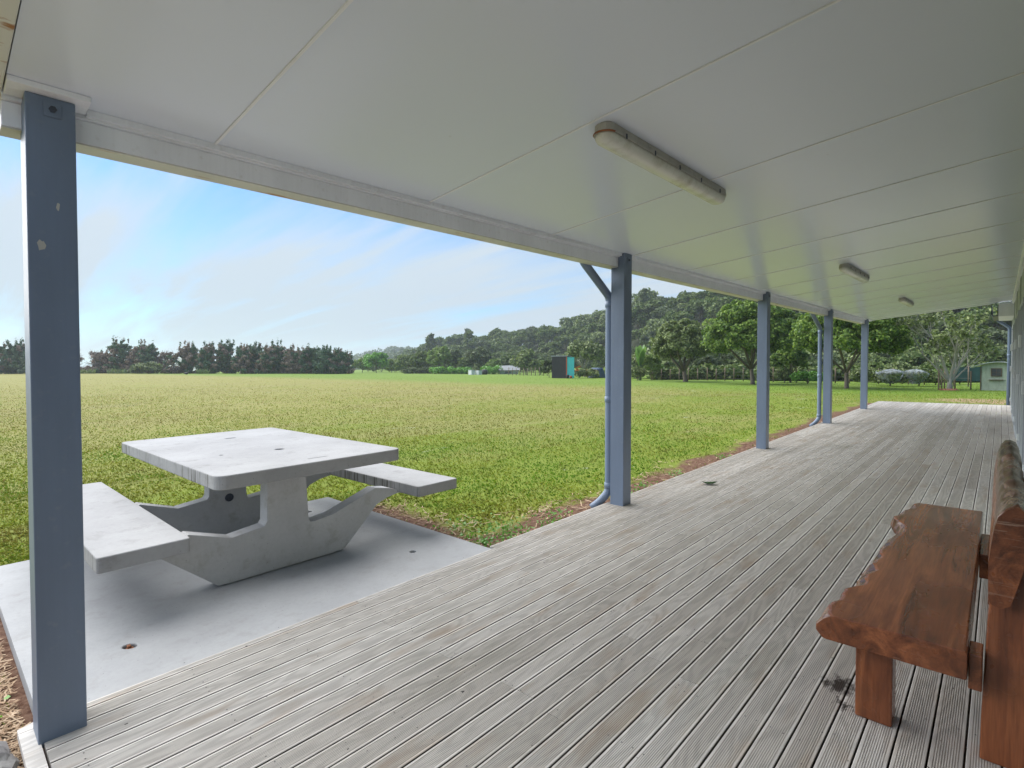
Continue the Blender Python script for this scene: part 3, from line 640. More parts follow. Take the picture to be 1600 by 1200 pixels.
# body of the house behind
wl_.box(-3,20.28,-6.2,-6.1,-.1,2.70); wl_.box(-3.1,-3,-6.2,WY,-.1,2.70); wl_.box(20.28,20.30,-6.2,WY-.15,-.1,2.70)
wl_.build('wall',M['wallpaint'],hs,sh=True)
tr=MB(); tr.prism_x([(WY,2.64),(WY+.03,2.64),(WY+.045,2.711),(WY,2.716)],.25,17.86); tr.build('ceiling_trim',M['white_trim'],hs,sh=True)
for a,b_ in openings:
    fr=MB(); y1=WY+.022
    fr.box(a,a+.06,WY-.05,y1,.0,2.15); fr.box(b_-.06,b_,WY-.05,y1,.0,2.15); fr.box(a+.06,b_-.06,WY-.05,y1,2.09,2.15); fr.box(a+.06,b_-.06,WY-.05,y1,.0,.05)
    c=(a+b_)/2; fr.box(c-.04,c+.04,WY-.05,y1-.004,.051,2.089)
    for q in (a+.47,b_-.47): fr.box(q-.02,q+.02,WY-.05,y1-.009,.051,2.089)
    w=fr.build('glass_door',M['alu'],hs,sh=True,bevel=.003)
    gl=MB(); gl.box(a+.02,b_-.02,WY-.045,WY-.035,.03,2.12); gl.build('pane',M['glass'],w,sh=True)
    hd=MB(); hd.box(c-.02,c+.02,y1-.003,y1+.03,.98,1.12); hd.build('handle',M['alu2'],w,sh=True,bevel=.004)
    for q in ((a+.02,a+.14,y1+.001,y1+.035,1.50,1.66),(a+.02,a+.12,y1+.001,y1+.03,.28,.36)): hb=MB(); hb.box(*q); hb.build('hinge_block',M['alu2'],w,sh=True,bevel=.006)

# ------------------------------------------------------------------ ceiling lights
lx0,lx1,ly=2.22,3.74,1.455
bl=thing('batten_light',(lx0,ly,cz(ly)+S*lx0),'long weathered white fluorescent batten nearest on the ceiling, rust stained at its near end','ceiling light','batten lights along the verandah ceiling')
def capsule(hw,r,n=6):
    return [(lx0+r-r*math.sin(math.pi*i/n) if False else 0,0) for i in range(n)]
def stadium(w,x0,x1,n=7):
    out=[]
    for i in range(n+1): a=math.pi/2+math.pi*i/n; out.append((x0+w+w*math.cos(a),w*math.sin(a)))
    for i in range(n+1): a=-math.pi/2+math.pi*i/n; out.append((x1-w+w*math.cos(a),w*math.sin(a)))
    return out
def fixl(rings): return [[(x,ly+y,cz(ly+y)-z) for x,y in stadium(w,x0,x1)] for w,x0,x1,z in rings]
hb=MB(); hb.loft(fixl([(.050,lx0,lx1,.001),(.052,lx0,lx1,.03),(.056,lx0-.004,lx1+.004,.032),(.056,lx0-.004,lx1+.004,.042)]),0,True,False); hous=hb.build('housing',M['fixture'],bl,sh=True)
df=MB(); df.loft(fixl([(.050,lx0+.002,lx1-.002,.0425),(.048,lx0+.004,lx1-.004,.06),(.038,lx0+.014,lx1-.014,.078),(.022,lx0+.03,lx1-.03,.084)]),0,True,True); df.build('diffuser',M['diffuser'],bl,sh=True)
for i in range(5):
    x=lx0+.16+i*.30
    for sg in (-1,1):
        cl=MB(); y=ly+sg*.058
        cl.box(x-.006,x+.006,y-.003,y+.002,cz(y)-.052,cz(y)-.026); cl.box(x-.004,x+.004,y-.005,y+.003,cz(y)-.045,cz(y)-.038)
        cl.build('clip',M['dark_metal'],bl,sh=True,bevel=.002)
for i,(x,lab) in enumerate([(7.62,'weathered white batten light in the middle of the verandah ceiling'),(12.85,'farthest and smallest batten light near the far end of the verandah ceiling')]):
    c=copy_tree(bl); d=x-lx0; c.location=(bl.location.x+d,bl.location.y,bl.location.z+S*d); c['label']=lab

rs_=MB(); rs_.tube([(lx0+.056+.0575*math.cos(a),ly+.0575*math.sin(a),cz(ly)-.040) for a in [R(95+17*k) for k in range(11)]],.0045,6)
rs_.build('rust_stain',M['rust'],bl,sh=True)
# ------------------------------------------------------------------ rock by the first post
def rock(x,y,z,rx,ry,rz,seed):
    r_=random.Random(seed); bm=bmesh.new(); bmesh.ops.create_icosphere(bm,subdivisions=3,radius=1)
    ph=[r_.uniform(0,6) for _ in range(6)]
    for v in bm.verts:
        c=v.co; k=1+.16*math.sin(3*c.x+ph[0])*math.sin(4*c.y+ph[1])+.10*math.sin(9*c.z+ph[2]+5*c.x)+.05*math.sin(19*c.y+ph[3])
        v.co=Vector((c.x*rx*k,c.y*ry*k,c.z*rz*k))
    me=bpy.data.meshes.new('rock'); bm.to_mesh(me); bm.free(); me.materials.append(M['rock']); o=bpy.data.objects.new('rock',me); COL.objects.link(o); o.location=(x,y,z); return o
tag(rock(.125,2.70,-.045,.078,.13,.07,4),'rough lichen spotted grey rock on bare soil at the near corner of the deck','rock')

# ------------------------------------------------------------------ foliage tools
def leaf_quads(P, N, size, aspect=.55, rng=RNG, flat=.0):
    """one leaf quad per row of P; N = rough facing direction"""
    n=len(P); r=rng.normal(size=(n,3)); nn=N*.9+r*.75; nn/=np.linalg.norm(nn,axis=1)[:,None]+1e-9
    a=np.cross(nn,rng.normal(size=(n,3))); a/=np.linalg.norm(a,axis=1)[:,None]+1e-9
    b=np.cross(nn,a); s=size*(.6+.8*rng.random(n))[:,None]; a=a*s; b=b*s*aspect
    return np.stack([P-a,P-.15*a-b,P+a,P-.15*a+b],1)
def clump_crown(rng, clumps, per, leaf, aspect=.6):
    """clumps: list of (centre, radius(3)); leaves sit near each clump's shell"""
    out=[];
    for c,rad in clumps:
        n=per; d=rng.normal(size=(n,3)); d/=np.linalg.norm(d,axis=1)[:,None]
        d[:,2]=np.where((d[:,2]<-.3)&(rng.random(n)<.6),-d[:,2],d[:,2])
        k=(.55+.5*rng.random(n)**.6)[:,None]
        P=np.array(c)+d*np.array(rad)*k
        out.append(leaf_quads(P,d+np.array([0,0,.35]),leaf,aspect,rng))
    return np.concatenate(out)
def crown_clumps(rng, ctr, rad, n, cr, low=-.35):
    out=[]
    for i in range(n):
        while True:
            d=rng.normal(size=3); d/=np.linalg.norm(d)
            if d[2]>low: break
        k=.45+.5*rng.random()**.5; c=np.array(ctr)+d*np.array(rad)*k; s=cr*(.65+.7*rng.random())
        out.append((c,np.array([s,s,s*.75])))
    return out
def limbs(mb, base, ctr, rad, tr, n, rng, mi=0, sides=6, split=.35, wob=.12):
    """tapered trunk and limbs reaching into the crown"""
    base=Vector(base); ctr=Vector(ctr); h=ctr.z-base.z; fork=base+Vector((rng.uniform(-.05,.05)*h,rng.uniform(-.05,.05)*h,h*split))
    mb.tube([base+Vector((0,0,-.15)),base+Vector((0,0,.06*h)),fork],[tr*1.5,tr*1.05,tr*.8],sides+2,mi)
    for i in range(n):
        a=2*math.pi*(i+rng.uniform(-.3,.3))/n; k=rng.uniform(.35,.9)
        e=Vector((ctr.x+rad[0]*k*math.cos(a),ctr.y+rad[1]*k*math.sin(a),ctr.z+rad[2]*rng.uniform(-.2,.75)))
        m1=fork.lerp(e,.4)+Vector((rng.uniform(-1,1)*wob*h,rng.uniform(-1,1)*wob*h,.05*h)); m2=fork.lerp(e,.72)+Vector((rng.uniform(-1,1)*wob*h*.5,rng.uniform(-1,1)*wob*h*.5,.06*h))
        mb.tube([fork-Vector((0,0,tr)),m1,m2,e],[tr*.6,tr*.4,tr*.25,tr*.06],sides,mi)
        for j in range(2):
            b0=m1.lerp(m2,rng.uniform(0,1)); e2=b0+Vector((rng.uniform(-1,1)*rad[0]*.45,rng.uniform(-1,1)*rad[1]*.45,rng.uniform(.1,.5)*rad[2]))
            mb.tube([b0,b0.lerp(e2,.5)+Vector((0,0,.03*h)),e2],[tr*.2,tr*.12,tr*.03],4,mi)
def make_tree(name, x, y, h, w, label, cat, mat, leaf=.16, n=40, per=260, cr=None, trunk_r=.12, group=None, bark='trunk', skirt=.30, nl=6, seed=0, z=None, wy=None, aspect=.6, low=-.35, sub=.02):
    rng=np.random.default_rng(seed+1000); pr=random.Random(seed); z=g(x,y)-sub if z is None else z; wy=wy or w
    t=thing(name,(x,y,z),label,cat,group); cz0=z+h*(skirt+(1-skirt)*.5); rad=(w/2,wy/2,h*(1-skirt)*.5)
    cr=cr or w*.13
    inner=tuple(max(r_-cr*.5,.05) for r_ in rad)
    V=clump_crown(rng,crown_clumps(rng,(x,y,cz0),inner,n,cr,low),per,leaf,aspect)
    quads('crown',V,M[mat],t,off=(x,y,z))
    mb=MB(); limbs(mb,(x,y,z),(x,y,cz0),rad,trunk_r,nl,pr); mb.build('trunk',M[bark],t,fix=False)
    return t
def px2w(px,d): return px*d/F

# trees near the house: column, depth, height, width
def tr_at(px,d,hpx,wpx,*a,**k):
    x,y=at(px,d); return make_tree('tree' if 'name' not in k else k.pop('name'),x,y,hpx*d/F,wpx*d/F,*a,**k)
tr_at(1071,47,104,108,'rounded grey green tree with a thick dark trunk just right of the second post','tree','olive',leaf=.105,n=200,per=240,trunk_r=.20,skirt=.08,seed=1,cr=.48,bark='trunk')
tr_at(1176,39,138,160,'large broad green tree behind the third post','tree','orchard',leaf=.105,n=230,per=260,trunk_r=.15,skirt=.08,seed=2,cr=.50)
tr_at(1323,31,142,165,'dark glossy leaved tree behind the fourth and fifth posts','tree','orchard',leaf=.09,n=230,per=260,trunk_r=.11,skirt=.10,seed=3,cr=.42)
tr_at(913,75,58,62,'small rounded tree beside the black and turquoise hut','tree','olive',leaf=.2,n=40,per=130,trunk_r=.12,skirt=.28,seed=4,bark='paletrunk')
tr_at(1235,44,60,60,'low leafy tree between the third and fourth posts','tree','orchard',leaf=.14,n=40,per=160,trunk_r=.08,skirt=.15,seed=5)

# pale barked spreading tree
def grow(mb, p, d, L, r, lev, rng, tips, mi=0):
    p=Vector(p); d=Vector(d).normalized(); pts=[p]; k=4; rr_=[r]
    for i in range(k):
        d=(d+Vector((rng.uniform(-.16,.16),rng.uniform(-.16,.16),rng.uniform(-.02,.12)))).normalized(); pts.append(pts[-1]+d*L/k); rr_.append(r*(1-.55*(i+1)/k))
    mb.tube(pts,rr_,6 if lev>1 else 4,mi,True,False)
    if lev==0: tips.append(pts[-1]); return
    for i in range(3 if lev>1 else 4):
        q=pts[rng.choice([2,3,4])]; nd=(d+Vector((rng.uniform(-.8,.8),rng.uniform(-.8,.8),rng.uniform(-.25,.5)))).normalized()
        grow(mb,q,nd,L*rng.uniform(.55,.8),r*.45,lev-1,rng,tips,mi)
    if lev<=2: tips.append(pts[-1])
def pale_tree(px,d,label,H_=4.4,seed=9,mat='olive',w=1.0,dens=26,bare=False,leaf=.085):
    x,y=at(px,d); z=g(x,y); t=thing('tree',(x,y,z),label,'tree'); pr=random.Random(seed); rng=np.random.default_rng(seed); mb=MB(); tips=[]
    base=Vector((x,y,z-.1)); rv=Vector((RH[0],RH[1],0)); fv=Vector((FH[0],FH[1],0))
    mb.tube([base,base+Vector((0,0,.45)),base+Vector((0,0,.8))],[.17,.11,.10],10)
    for ang,L,r in ((-.95,2.5,.06),(-.55,3.0,.075),(-.2,3.2,.09),(.12,3.4,.08),(.45,3.0,.07),(.85,2.6,.085),(1.1,2.6,.05)):
        dep=pr.uniform(-.5,.5); grow(mb,base+Vector((0,0,.55))+rv*.06*ang,rv*math.sin(ang)*w+fv*dep+Vector((0,0,math.cos(ang)*1.15)),L*.62*H_/4.4,r,3,pr,tips)
    mb.build('trunk',M['paletrunk'],t,fix=False)
    if not bare:
        cl=[((p.x,p.y,p.z),np.array([.20,.20,.15])*pr.uniform(.7,1.3)) for p in tips if p.z>z+1.5 and pr.random()<.72]
        quads('crown',clump_crown(rng,cl,dens,leaf),M[mat],t,off=(x,y,z))
    return t
pale_tree(1484,28.5,'spreading tree with pale bare branches and thin foliage near the green shed',dens=15)
rb=MB(); x,y=at(1484,28.2); z=g(x,y); pr=random.Random(2)
for i in range(16):
    a=pr.uniform(0,6.28); q=pr.uniform(.2,.42); s_=pr.uniform(.05,.10); cx0=x+q*math.cos(a); cy0=y+q*math.sin(a)
    rb.add([(cx0+s_*math.cos(k*2.1+a),cy0+s_*math.sin(k*2.1+a),z+(k==3)*s_*1.3-.01) for k in range(4)],[(0,1,2),(0,1,3),(1,2,3),(2,0,3)])
rb.loft([[(x+q*(1+.12*math.sin(k*2.1))*math.cos(k*.4488),y+q*(1+.12*math.sin(k*2.1))*math.sin(k*.4488),z+hh+.012*math.sin(k*3.3)) for k in range(14)] for q,hh in ((.42,-.05),(.36,.03),(.22,.075),(.1,.07))],0,True,False)
tag(rb.build('rubble_ring',M['terracotta'],fix=False),'ring of broken terracotta pieces around the base of the pale branched tree','rubble')

# netted fruit bushes and hedge behind
def shrub(name,px,d,hpx,wpx,label,cat,mat,seed,leaf=.1,n=22,per=120,group=None,skirt=.06,low=-.6,cr=None,bark='trunk',parts=True):
    x,y=at(px,d); return make_tree(name,x,y,hpx*d/F,wpx*d/F,label,cat,mat,leaf=leaf,n=n,per=per,trunk_r=.04,skirt=skirt,nl=4,seed=seed,group=group,low=low,cr=cr)
def net(px,d,zpx0,zpx1,wpx,label,seed):
    x,y=at(px,d); gz0=g(x,y); sc=d/F; z0=gz0+zpx0*sc; z1=gz0+zpx1*sc; w=wpx*sc/2; pr=random.Random(seed); mb=MB(); rings=[]
    ph=[pr.uniform(0,6) for _ in range(5)]
    for i in range(13):
        u=i/12; z=z0+(z1-z0)*u; prof=(.22+.9*u**.8)*(1 if u<.72 else max(.05,1-((u-.72)/.28)**2)); ring=[]
        for j in range(30):
            a=2*math.pi*j/30; k=1+.20*math.sin(3*a+ph[0]+3*u)+.12*math.sin(7*a+ph[1])+.05*math.sin(11*a+ph[2]+5*u)
            ring.append((x+w*prof*k*math.cos(a)-.12*(1-u)*RH[0]*w,y+w*prof*k*math.sin(a),z+.04*math.sin(5*a+ph[3])))
        rings.append(ring)
    mb.loft(rings,0,True,True); return tag(mb.build('bird_net',M['net'],fix=False),label,'net','bird nets over the fruit bushes')
shrub('shrub',1391,34.5,27,56,'low leafy fruit bush under the left white net','shrub','olive',31)
shrub('shrub',1436,34.5,27,52,'low leafy fruit bush under the right white net','shrub','olive',32)
net(1392,34,4,26,42,'white netting bundled over the fruit bush nearer the fifth post',1)
net(1430,34,4,26,36,'white netting bundled over the fruit bush nearer the pale branched tree',2)
for i,(px,d,hp,wp,mt,lab) in enumerate([(1355,40,26,50,'olive','low green hedge plant left of the netted bushes'),(1462,38,24,44,'bushlight','low bright green shrub right of the netted bushes'),(1410,42,34,60,'olive','green shrub rising behind the two netted bushes'),(1500,40,20,40,'olive','small green shrub behind the pale branched tree'),(1262,40,20,46,'vivid','young yellow green shrub by the fence left of the fourth post'),(1226,44,22,34,'olive','low shrub by the fence right of the third post')]):
    shrub('shrub',px,d,hp,wp,lab,'shrub',mt,40+i)
# shed
def shed():
    d=27.5; px=1559; x,y=at(px,d); z=g(x,y)-.03; sc=d/F
    t=thing('garden_shed',(x,y,z),'small pale green mossy shed with a curved tin roof beside the far downpipe','shed')
    f=Vector((-1,.05,0)).normalized(); r_=Vector((RH[0],RH[1],0)); 
    ang=-R(92); ex=Vector((math.cos(ang),math.sin(ang),0)); ey=Vector((-math.sin(ang),math.cos(ang),0)) # ex right, ey away
    w=.66; dp=1.3; hw=1.28; ht=1.52
    def P(a,b,c): v=Vector((x,y,z))+ex*a+ey*b+Vector((0,0,c)); return tuple(v)
    m=MB(); k=9
    for i in range(k):       # overlapping boards with a gable
        z0=hw*i/k; z1=hw*(i+1)/k+.012; 
        m.add([P(-w,-.012,z0),P(w,-.012,z0),P(w,.004,z1),P(-w,.004,z1),P(-w,.02,z0),P(w,.02,z0),P(w,.02,z1),P(-w,.02,z1)],[(0,1,2,3),(4,5,6,7),(0,1,5,4),(3,2,6,7),(0,4,7,3),(1,5,6,2)])
    m.add([P(-w,.0,hw),P(w,.0,hw),P(w*.4,.0,ht),P(-w*.3,.0,ht),P(-w,.03,hw),P(w,.03,hw),P(w*.4,.03,ht),P(-w*.3,.03,ht)],[(0,1,2,3),(7,6,5,4),(0,1,5,4),(1,2,6,5),(2,3,7,6),(3,0,4,7)])
    m.add([P(-w,.02,0),P(-w,dp,0),P(-w,dp,hw),P(-w,.02,hw)],[(0,1,2,3)]); m.add([P(w,.02,0),P(w,dp,0),P(w,dp,hw),P(w,.02,hw)],[(0,1,2,3)]); m.add([P(-w,dp,0),P(w,dp,0),P(w,dp,hw),P(-w,dp,hw)],[(0,1,2,3)])
    wall=m.build('wall',M['shed'],t,fix=False)
    rf=MB(); rings=[]
    for b in (-.22,dp+.1): rings.append([P(a*(w+.42)*1.0,b,hw-.03+(ht-hw+.12)*math.cos(a*1.35)**1.0*1.0-.09) for a in [-1+.2*i for i in range(11)]]+[P(a*(w+.42),b,hw-.065+(ht-hw+.12)*math.cos(a*1.35)-.09) for a in [1-.2*i for i in range(11)]])
    rf.loft(rings,0,True,False); rf.build('roof',M['roofmetal'],t,fix=False)
    wn_=MB()
    for a0,a1,c0,c1 in ((-.27,.16,.76,.80),(-.27,.16,1.14,1.18),(-.27,-.23,.80,1.14),(.12,.16,.80,1.14)): 
        wn_.add([P(a,b,c) for a in (a0,a1) for b in (-.045,-.014) for c in (c0,c1)],[(0,1,3,2),(4,6,7,5),(0,4,5,1),(2,3,7,6),(0,2,6,4),(1,5,7,3)])
    for a0,a1,c0,c1 in ((-.07,-.05,.80,1.14),(-.23,.12,.965,.98)):
        wn_.add([P(a,b,c) for a in (a0,a1) for b in (-.04,-.02) for c in (c0,c1)],[(0,1,3,2),(4,6,7,5),(0,4,5,1),(2,3,7,6),(0,2,6,4),(1,5,7,3)])
    win=wn_.build('window',M['shedtrim'],t,fix=False)
    gp=MB(); gp.add([P(-.23,-.018,.80),P(.12,-.018,.80),P(.12,-.018,1.14),P(-.23,-.018,1.14)],[(0,1,2,3)]); gp.build('pane',M['glass'],win,fix=False)
    sh_=MB(); sh_.add([P(a,b,c) for a in (-.34,.22) for b in (-.14,-.013) for c in (.56,.60)],[(0,1,3,2),(4,6,7,5),(0,4,5,1),(2,3,7,6),(0,2,6,4),(1,5,7,3)]); sh_.build('shelf',M['shedtrim'],t,fix=False)
    for a in (-w-.02,w-.03):
        cr_=MB(); cr_.add([P(aa,b,c) for aa in (a,a+.05) for b in (-.035,-.012) for c in (0,hw)],[(0,1,3,2),(4,6,7,5),(0,4,5,1),(2,3,7,6),(0,2,6,4),(1,5,7,3)]); cr_.build('corner_board',M['shedtrim'],t,fix=False)
shed()
# shade cloth screen
x0,y0=at(1490,34); x1,y1=at(1537,33); z=g(x0,y0); t=thing('shade_screen',(x0,y0,z),'dark green shade cloth screen behind the pale tree and left of the shed','screen')
m=MB(); m.loft([[(x0+(x1-x0)*i/12,y0+(y1-y0)*i/12,z+h_+.02*math.sin(i*1.3)*(h_>1)) for i in range(13)] for h_ in (.35,.8,1.24)],0,False,True,False); o=m.build('cloth',M['shadecloth'],t,fix=False)
for i in range(3):
    m=MB(); xx=x0+(x1-x0)*i/2; yy=y0+(y1-y0)*i/2; m.tube([(xx,yy,z-.1),(xx,yy,z+1.3)],.035,6); m.build('post',M['fencewood'],t)
# wire fence along the far side
def fence(name,pts,n,h,r,label,wires=4):
    x0,y0=pts[0]; t=thing(name,(x0,y0,g(x0,y0)),label,'fence'); P=[]
    segl=[math.dist(a,b) for a,b in zip(pts,pts[1:])]; tot=sum(segl); rr_=random.Random(len(label))
    for i in range(n):
        s_=tot*i/(n-1); k=0
        while k<len(segl)-1 and s_>segl[k]: s_-=segl[k]; k+=1
        u=s_/segl[k]; xx=pts[k][0]+(pts[k+1][0]-pts[k][0])*u; yy=pts[k][1]+(pts[k+1][1]-pts[k][1])*u; zz=g(xx,yy); P.append((xx,yy,zz)); hh=h*rr_.uniform(.92,1.1)
        m=MB(); m.tube([(xx,yy,zz-.2),(xx+rr_.uniform(-.03,.03),yy,zz+hh)],[r,r*.9],7); m.build('post',M['fencewood'],t)
    for w in range(wires):
        m=MB(); m.tube([(a,b,c+h*(.2+.75*w/(wires-1))) for a,b,c in P],.006,4,0,False); m.build('wire',M['wire'],t,fix=False)
    return t
fence('wire_fence',[at(1020,55),at(1110,51),at(1200,46),at(1275,43),at(1370,41),at(1470,38)],26,1.15,.045,'post and wire fence running across the lawn behind the large trees')
fence('garden_fence',[at(795,90),at(855,86)],11,1.25,.06,'short row of fence posts left of the black hut')
fence('pen_fence',[at(1467,28.8),at(1477,30.5),at(1506,29),at(1517,29)],5,1.05,.04,'dark wooden posts of a small pen around the pale branched tree',3)

# ------------------------------------------------------------------ black and turquoise hut
x,y=at(878,62); z=g(x,y)-.02; t=thing('garden_hut',(x,y,z),'tall black boarded hut with a turquoise side standing at the edge of the field','hut')
a1=Vector((RH[0],RH[1],0)); a2=Vector((FH[0],FH[1],0)); ex=(a1*.93-a2*.36).normalized(); ey=(a1*.36+a2*.93).normalized()
def PP(o,a,b,c): v=Vector(o)+ex*a+ey*b+Vector((0,0,c)); return tuple(v)
BF=[(0,1,3,2),(4,6,7,5),(0,4,5,1),(2,3,7,6),(0,2,6,4),(1,5,7,3)]
def obox(m,o,a0,a1_,b0,b1,c0,c1,mi=0): m.add([PP(o,a,b,c) for a in (a0,a1_) for b in (b0,b1) for c in (c0,c1)],BF,mi)
O=(x,y,z); m=MB(); obox(m,O,-1.2,.55,0,2.0,0,2.55)
for i in range(12): obox(m,O,-1.21,.555,-.03,0.001,.02+.21*i,.20+.21*i)
m.build('wall',M['black'],t,fix=False)
m=MB(); obox(m,O,.552,.585,.06,1.98,.05,2.5)
for i in range(5): obox(m,O,.585,.60,.12+.38*i,.16+.38*i,.05,2.5)
tqo=m.build('side_panel',M['turq'],t,fix=False)
m=MB(); obox(m,O,-1.28,.66,-.06,2.08,2.56,2.62); m.build('roof',M['roofmetal'],t,fix=False)
m=MB(); obox(m,O,.50,.60,-.04,.05,0,2.5); m.build('corner_post',M['orange'],t,fix=False)
# turn-out of the hut's side: a separate turquoise leaf standing open beside it
m=MB(); obox(m,O,.62,1.42,.0,.05,.05,2.42); obox(m,O,.60,1.44,-.012,.0,2.40,2.44); obox(m,O,1.40,1.45,-.012,.05,.03,2.44); dr=m.build('door',M['turq'],t,fix=False)
for k,(a,h_,w_,mm,lab) in enumerate([(.80,.42,.18,'black','round black tub in front of the turquoise door of the hut'),(1.18,.30,.15,'orange','small orange red pot in front of the turquoise door of the hut')]):
    m=MB(); c=PP(O,a,-.45,0); m.tube([c,(c[0],c[1],c[2]+h_*.5),(c[0],c[1],c[2]+h_),(c[0],c[1],c[2]+h_+.01)],[w_*.75,w_,w_*1.1,w_*.9],12); tag(m.build('plant_tub' if k==0 else 'plant_pot',M[mm]),lab,'tub' if k==0 else 'pot')
# blue tarp bundle and orange flowers right of it
x,y=at(933,66); z=g(x,y); m=MB(); rings=[]
for i in range(8):
    u=i/7; rings.append([(x+RH[0]*(1.1*(1-.35*u)*math.cos(a))+FH[0]*.5*math.sin(a),y+RH[1]*(1.1*(1-.35*u)*math.cos(a))+FH[1]*.5*math.sin(a),z+1.15*u+.1*math.sin(3*a+u*4)) for a in [2*math.pi*j/14 for j in range(14)]])
m.loft(rings,0,True,True); tag(m.build('tarp_cover',M['bluetarp'],fix=False),'dark blue tarpaulin bundle between the turquoise hut and the second post','tarpaulin')
shrub('flower_bush',905,64,20,14,'tall orange flowering plant right beside the turquoise door of the hut','plant','flower',51,leaf=.07,n=10,per=60)
shrub('flower_bush',922,65,14,26,'low orange flowering plants in front of the blue tarpaulin','plant','flower',52,leaf=.07,n=12,per=40)
shrub('shrub',858,66,30,26,'grey green shrub left of the black hut','shrub','bushgrey',53,leaf=.15)
shrub('shrub',918,63,14,40,'low weedy green shrub under the small rounded tree','shrub','olive',54,leaf=.1)
# banana plant
x,y=at(1000,52); z=g(x,y); t=thing('banana_plant',(x,y,z),'banana plant with broad upright pale green leaves right of the second post','plant')
m=MB(); m.tube([(x,y,z-.1),(x,y,z+1.6)],[.16,.10],10); m.build('stem',M['flax'],t); pr=random.Random(6)
for i in range(11):
    a=2*math.pi*i/11+pr.uniform(-.2,.2); lean=pr.uniform(.10,.42); L=pr.uniform(1.7,2.3); b0=Vector((x,y,z+1.3)); vs=[];fs=[]
    dv=Vector((math.cos(a),math.sin(a),0)); sv=Vector((-math.sin(a),math.cos(a),0))
    for j in range(9):
        u=j/8; c=b0+dv*(L*lean*u**1.4)+Vector((0,0,L*(u-.38*lean*u*u))); w_=.32*math.sin(math.pi*(.06+.92*u))**.6
        vs += [tuple(c-sv*w_+Vector((0,0,.06))),tuple(c),tuple(c+sv*w_+Vector((0,0,.06)))]
    for j in range(8):
        for q in (0,1): fs.append((j*3+q,j*3+q+1,(j+1)*3+q+1,(j+1)*3+q))
    m=MB(); m.add(vs,fs,0,True); m.build('leaf',M['banana'],t,fix=False)
shrub('shrub',1018,53,46,36,'yellow green shrub between the banana plant and the grey green tree','shrub','bushlight',55,leaf=.13,n=30)
shrub('shrub',996,51,24,34,'low dark shrub at the foot of the banana plant','shrub','olive',56,leaf=.1)

# ------------------------------------------------------------------ left of the hut: low line of shrubs, hives, roofs
LINE=[(566,150,24,30,'bushlight','bright yellow green shrub at the right end of the cypress row'),(588,140,34,44,'vivid','fresh green broad shrub right of the cypress row'),(612,150,22,36,'bushlight','low pale green shrub with reddish twigs right of the cypress row'),
(640,135,30,50,'bush','dark green shrub below the far pale hill'),(663,130,36,46,'bush','dense dark green tree below the tall emergent tree'),(690,120,44,46,'bushlight','yellow green willowy tree in front of the forest'),(712,122,40,26,'bushgrey','narrow grey brown tree right of the yellow green willowy tree'),
(726,118,28,26,'olive','small olive tree above the long bright hedge'),(748,120,42,46,'bushgrey','silvery grey green tree above the white hive boxes'),(772,116,24,28,'bushlight','low yellow green tree right of the silvery tree'),(822,95,40,48,'olive','pointed mid green tree standing left of the black hut'),(800,120,30,50,'bush','dark bush behind the white roofed house'),(845,98,22,26,'bushlight','yellow green low shrub just left of the black hut')]
for i,(px,d,hp,wp,mt,lab) in enumerate(LINE):
    tr_at(px,d,hp,wp,lab,'tree' if 'tree' in lab else 'shrub',mt,leaf=.34 if d>100 else .25,n=34,per=75,trunk_r=.10,skirt=.08,seed=70+i,low=-.6,name='tree' if 'tree' in lab else 'shrub',sub=.1)
def hedge(px0,px1,d,hpx,label,mat,seed):
    x,y=at((px0+px1)/2,d); z=g(x,y); t=thing('hedge',(x,y,z),label,'hedge'); rng=np.random.default_rng(seed); cl=[]; sc=d/F; n=int((px1-px0)/2.2)
    for i in range(n):
        a,b=at(px0+(px1-px0)*i/n,d+rng.uniform(-1,1)); hh=hpx*sc*rng.uniform(.6,1.1); cl.append(((a,b,g(a,b)+hh*.5),(hh*.6,hh*.6,hh*.55)))
    quads('foliage',clump_crown(rng,cl,90,.22),M[mat],t,off=(x,y,z))
    m=MB()
    for i in range(0,n,3):
        c=cl[i][0]; gz0=g(c[0],c[1]); m.tube([(c[0],c[1],gz0-.1),(c[0],c[1],c[2])],.04,5)
    m.build('stem',M['trunk'],t,fix=False)
hedge(676,734,112,10,'long low bright green hedge at the edge of the field in front of the forest','vivid',5)
hedge(1020,1180,56,22,'dense dark hedge behind the wire fence between the second and third posts','bush',8)
hedge(1180,1345,50,22,'dense dark hedge behind the wire fence between the third and fifth posts','bush',9)
hedge(1345,1545,46,26,'dense dark hedge behind the netted bushes and the pale branched tree','bush',10)
hedge(632,676,118,9,'low grey green hedge left of the long bright one','bushgrey',6)
hedge(757,781,108,12,'short dense bright green hedge clump right of the hive boxes','vivid',7)
for i,(px,lab) in enumerate([(737,'white hive box on the left at the edge of the field'),(748,'white hive box on the right with a rusty lid at the edge of the field')]):
    x,y=at(px,100); z=g(x,y)-.02; t=thing('hive_box',(x,y,z),lab,'box','white boxes by the hedge'); m=MB(); w=.45; m.box(x-w,x+w,y-w,y+w,z,z+.82); m.build('body',M['white'],t,bevel=.03)
    m=MB(); m.box(x-w-.04,x+w+.04,y-w-.04,y+w+.04,z+.821,z+.90); m.build('lid',M['shedtrim'] if i else M['roofmetal'],t,bevel=.02)
x,y=at(757,101); m=MB(); z=g(x,y); m.tube([(x,y,z-.1),(x,y,z+.3),(x,y,z+.8),(x,y,z+1.0)],[.5,.62,.6,.3],12); tag(m.build('water_drum',M['black']),'dark round drum beside the white hive boxes','drum')
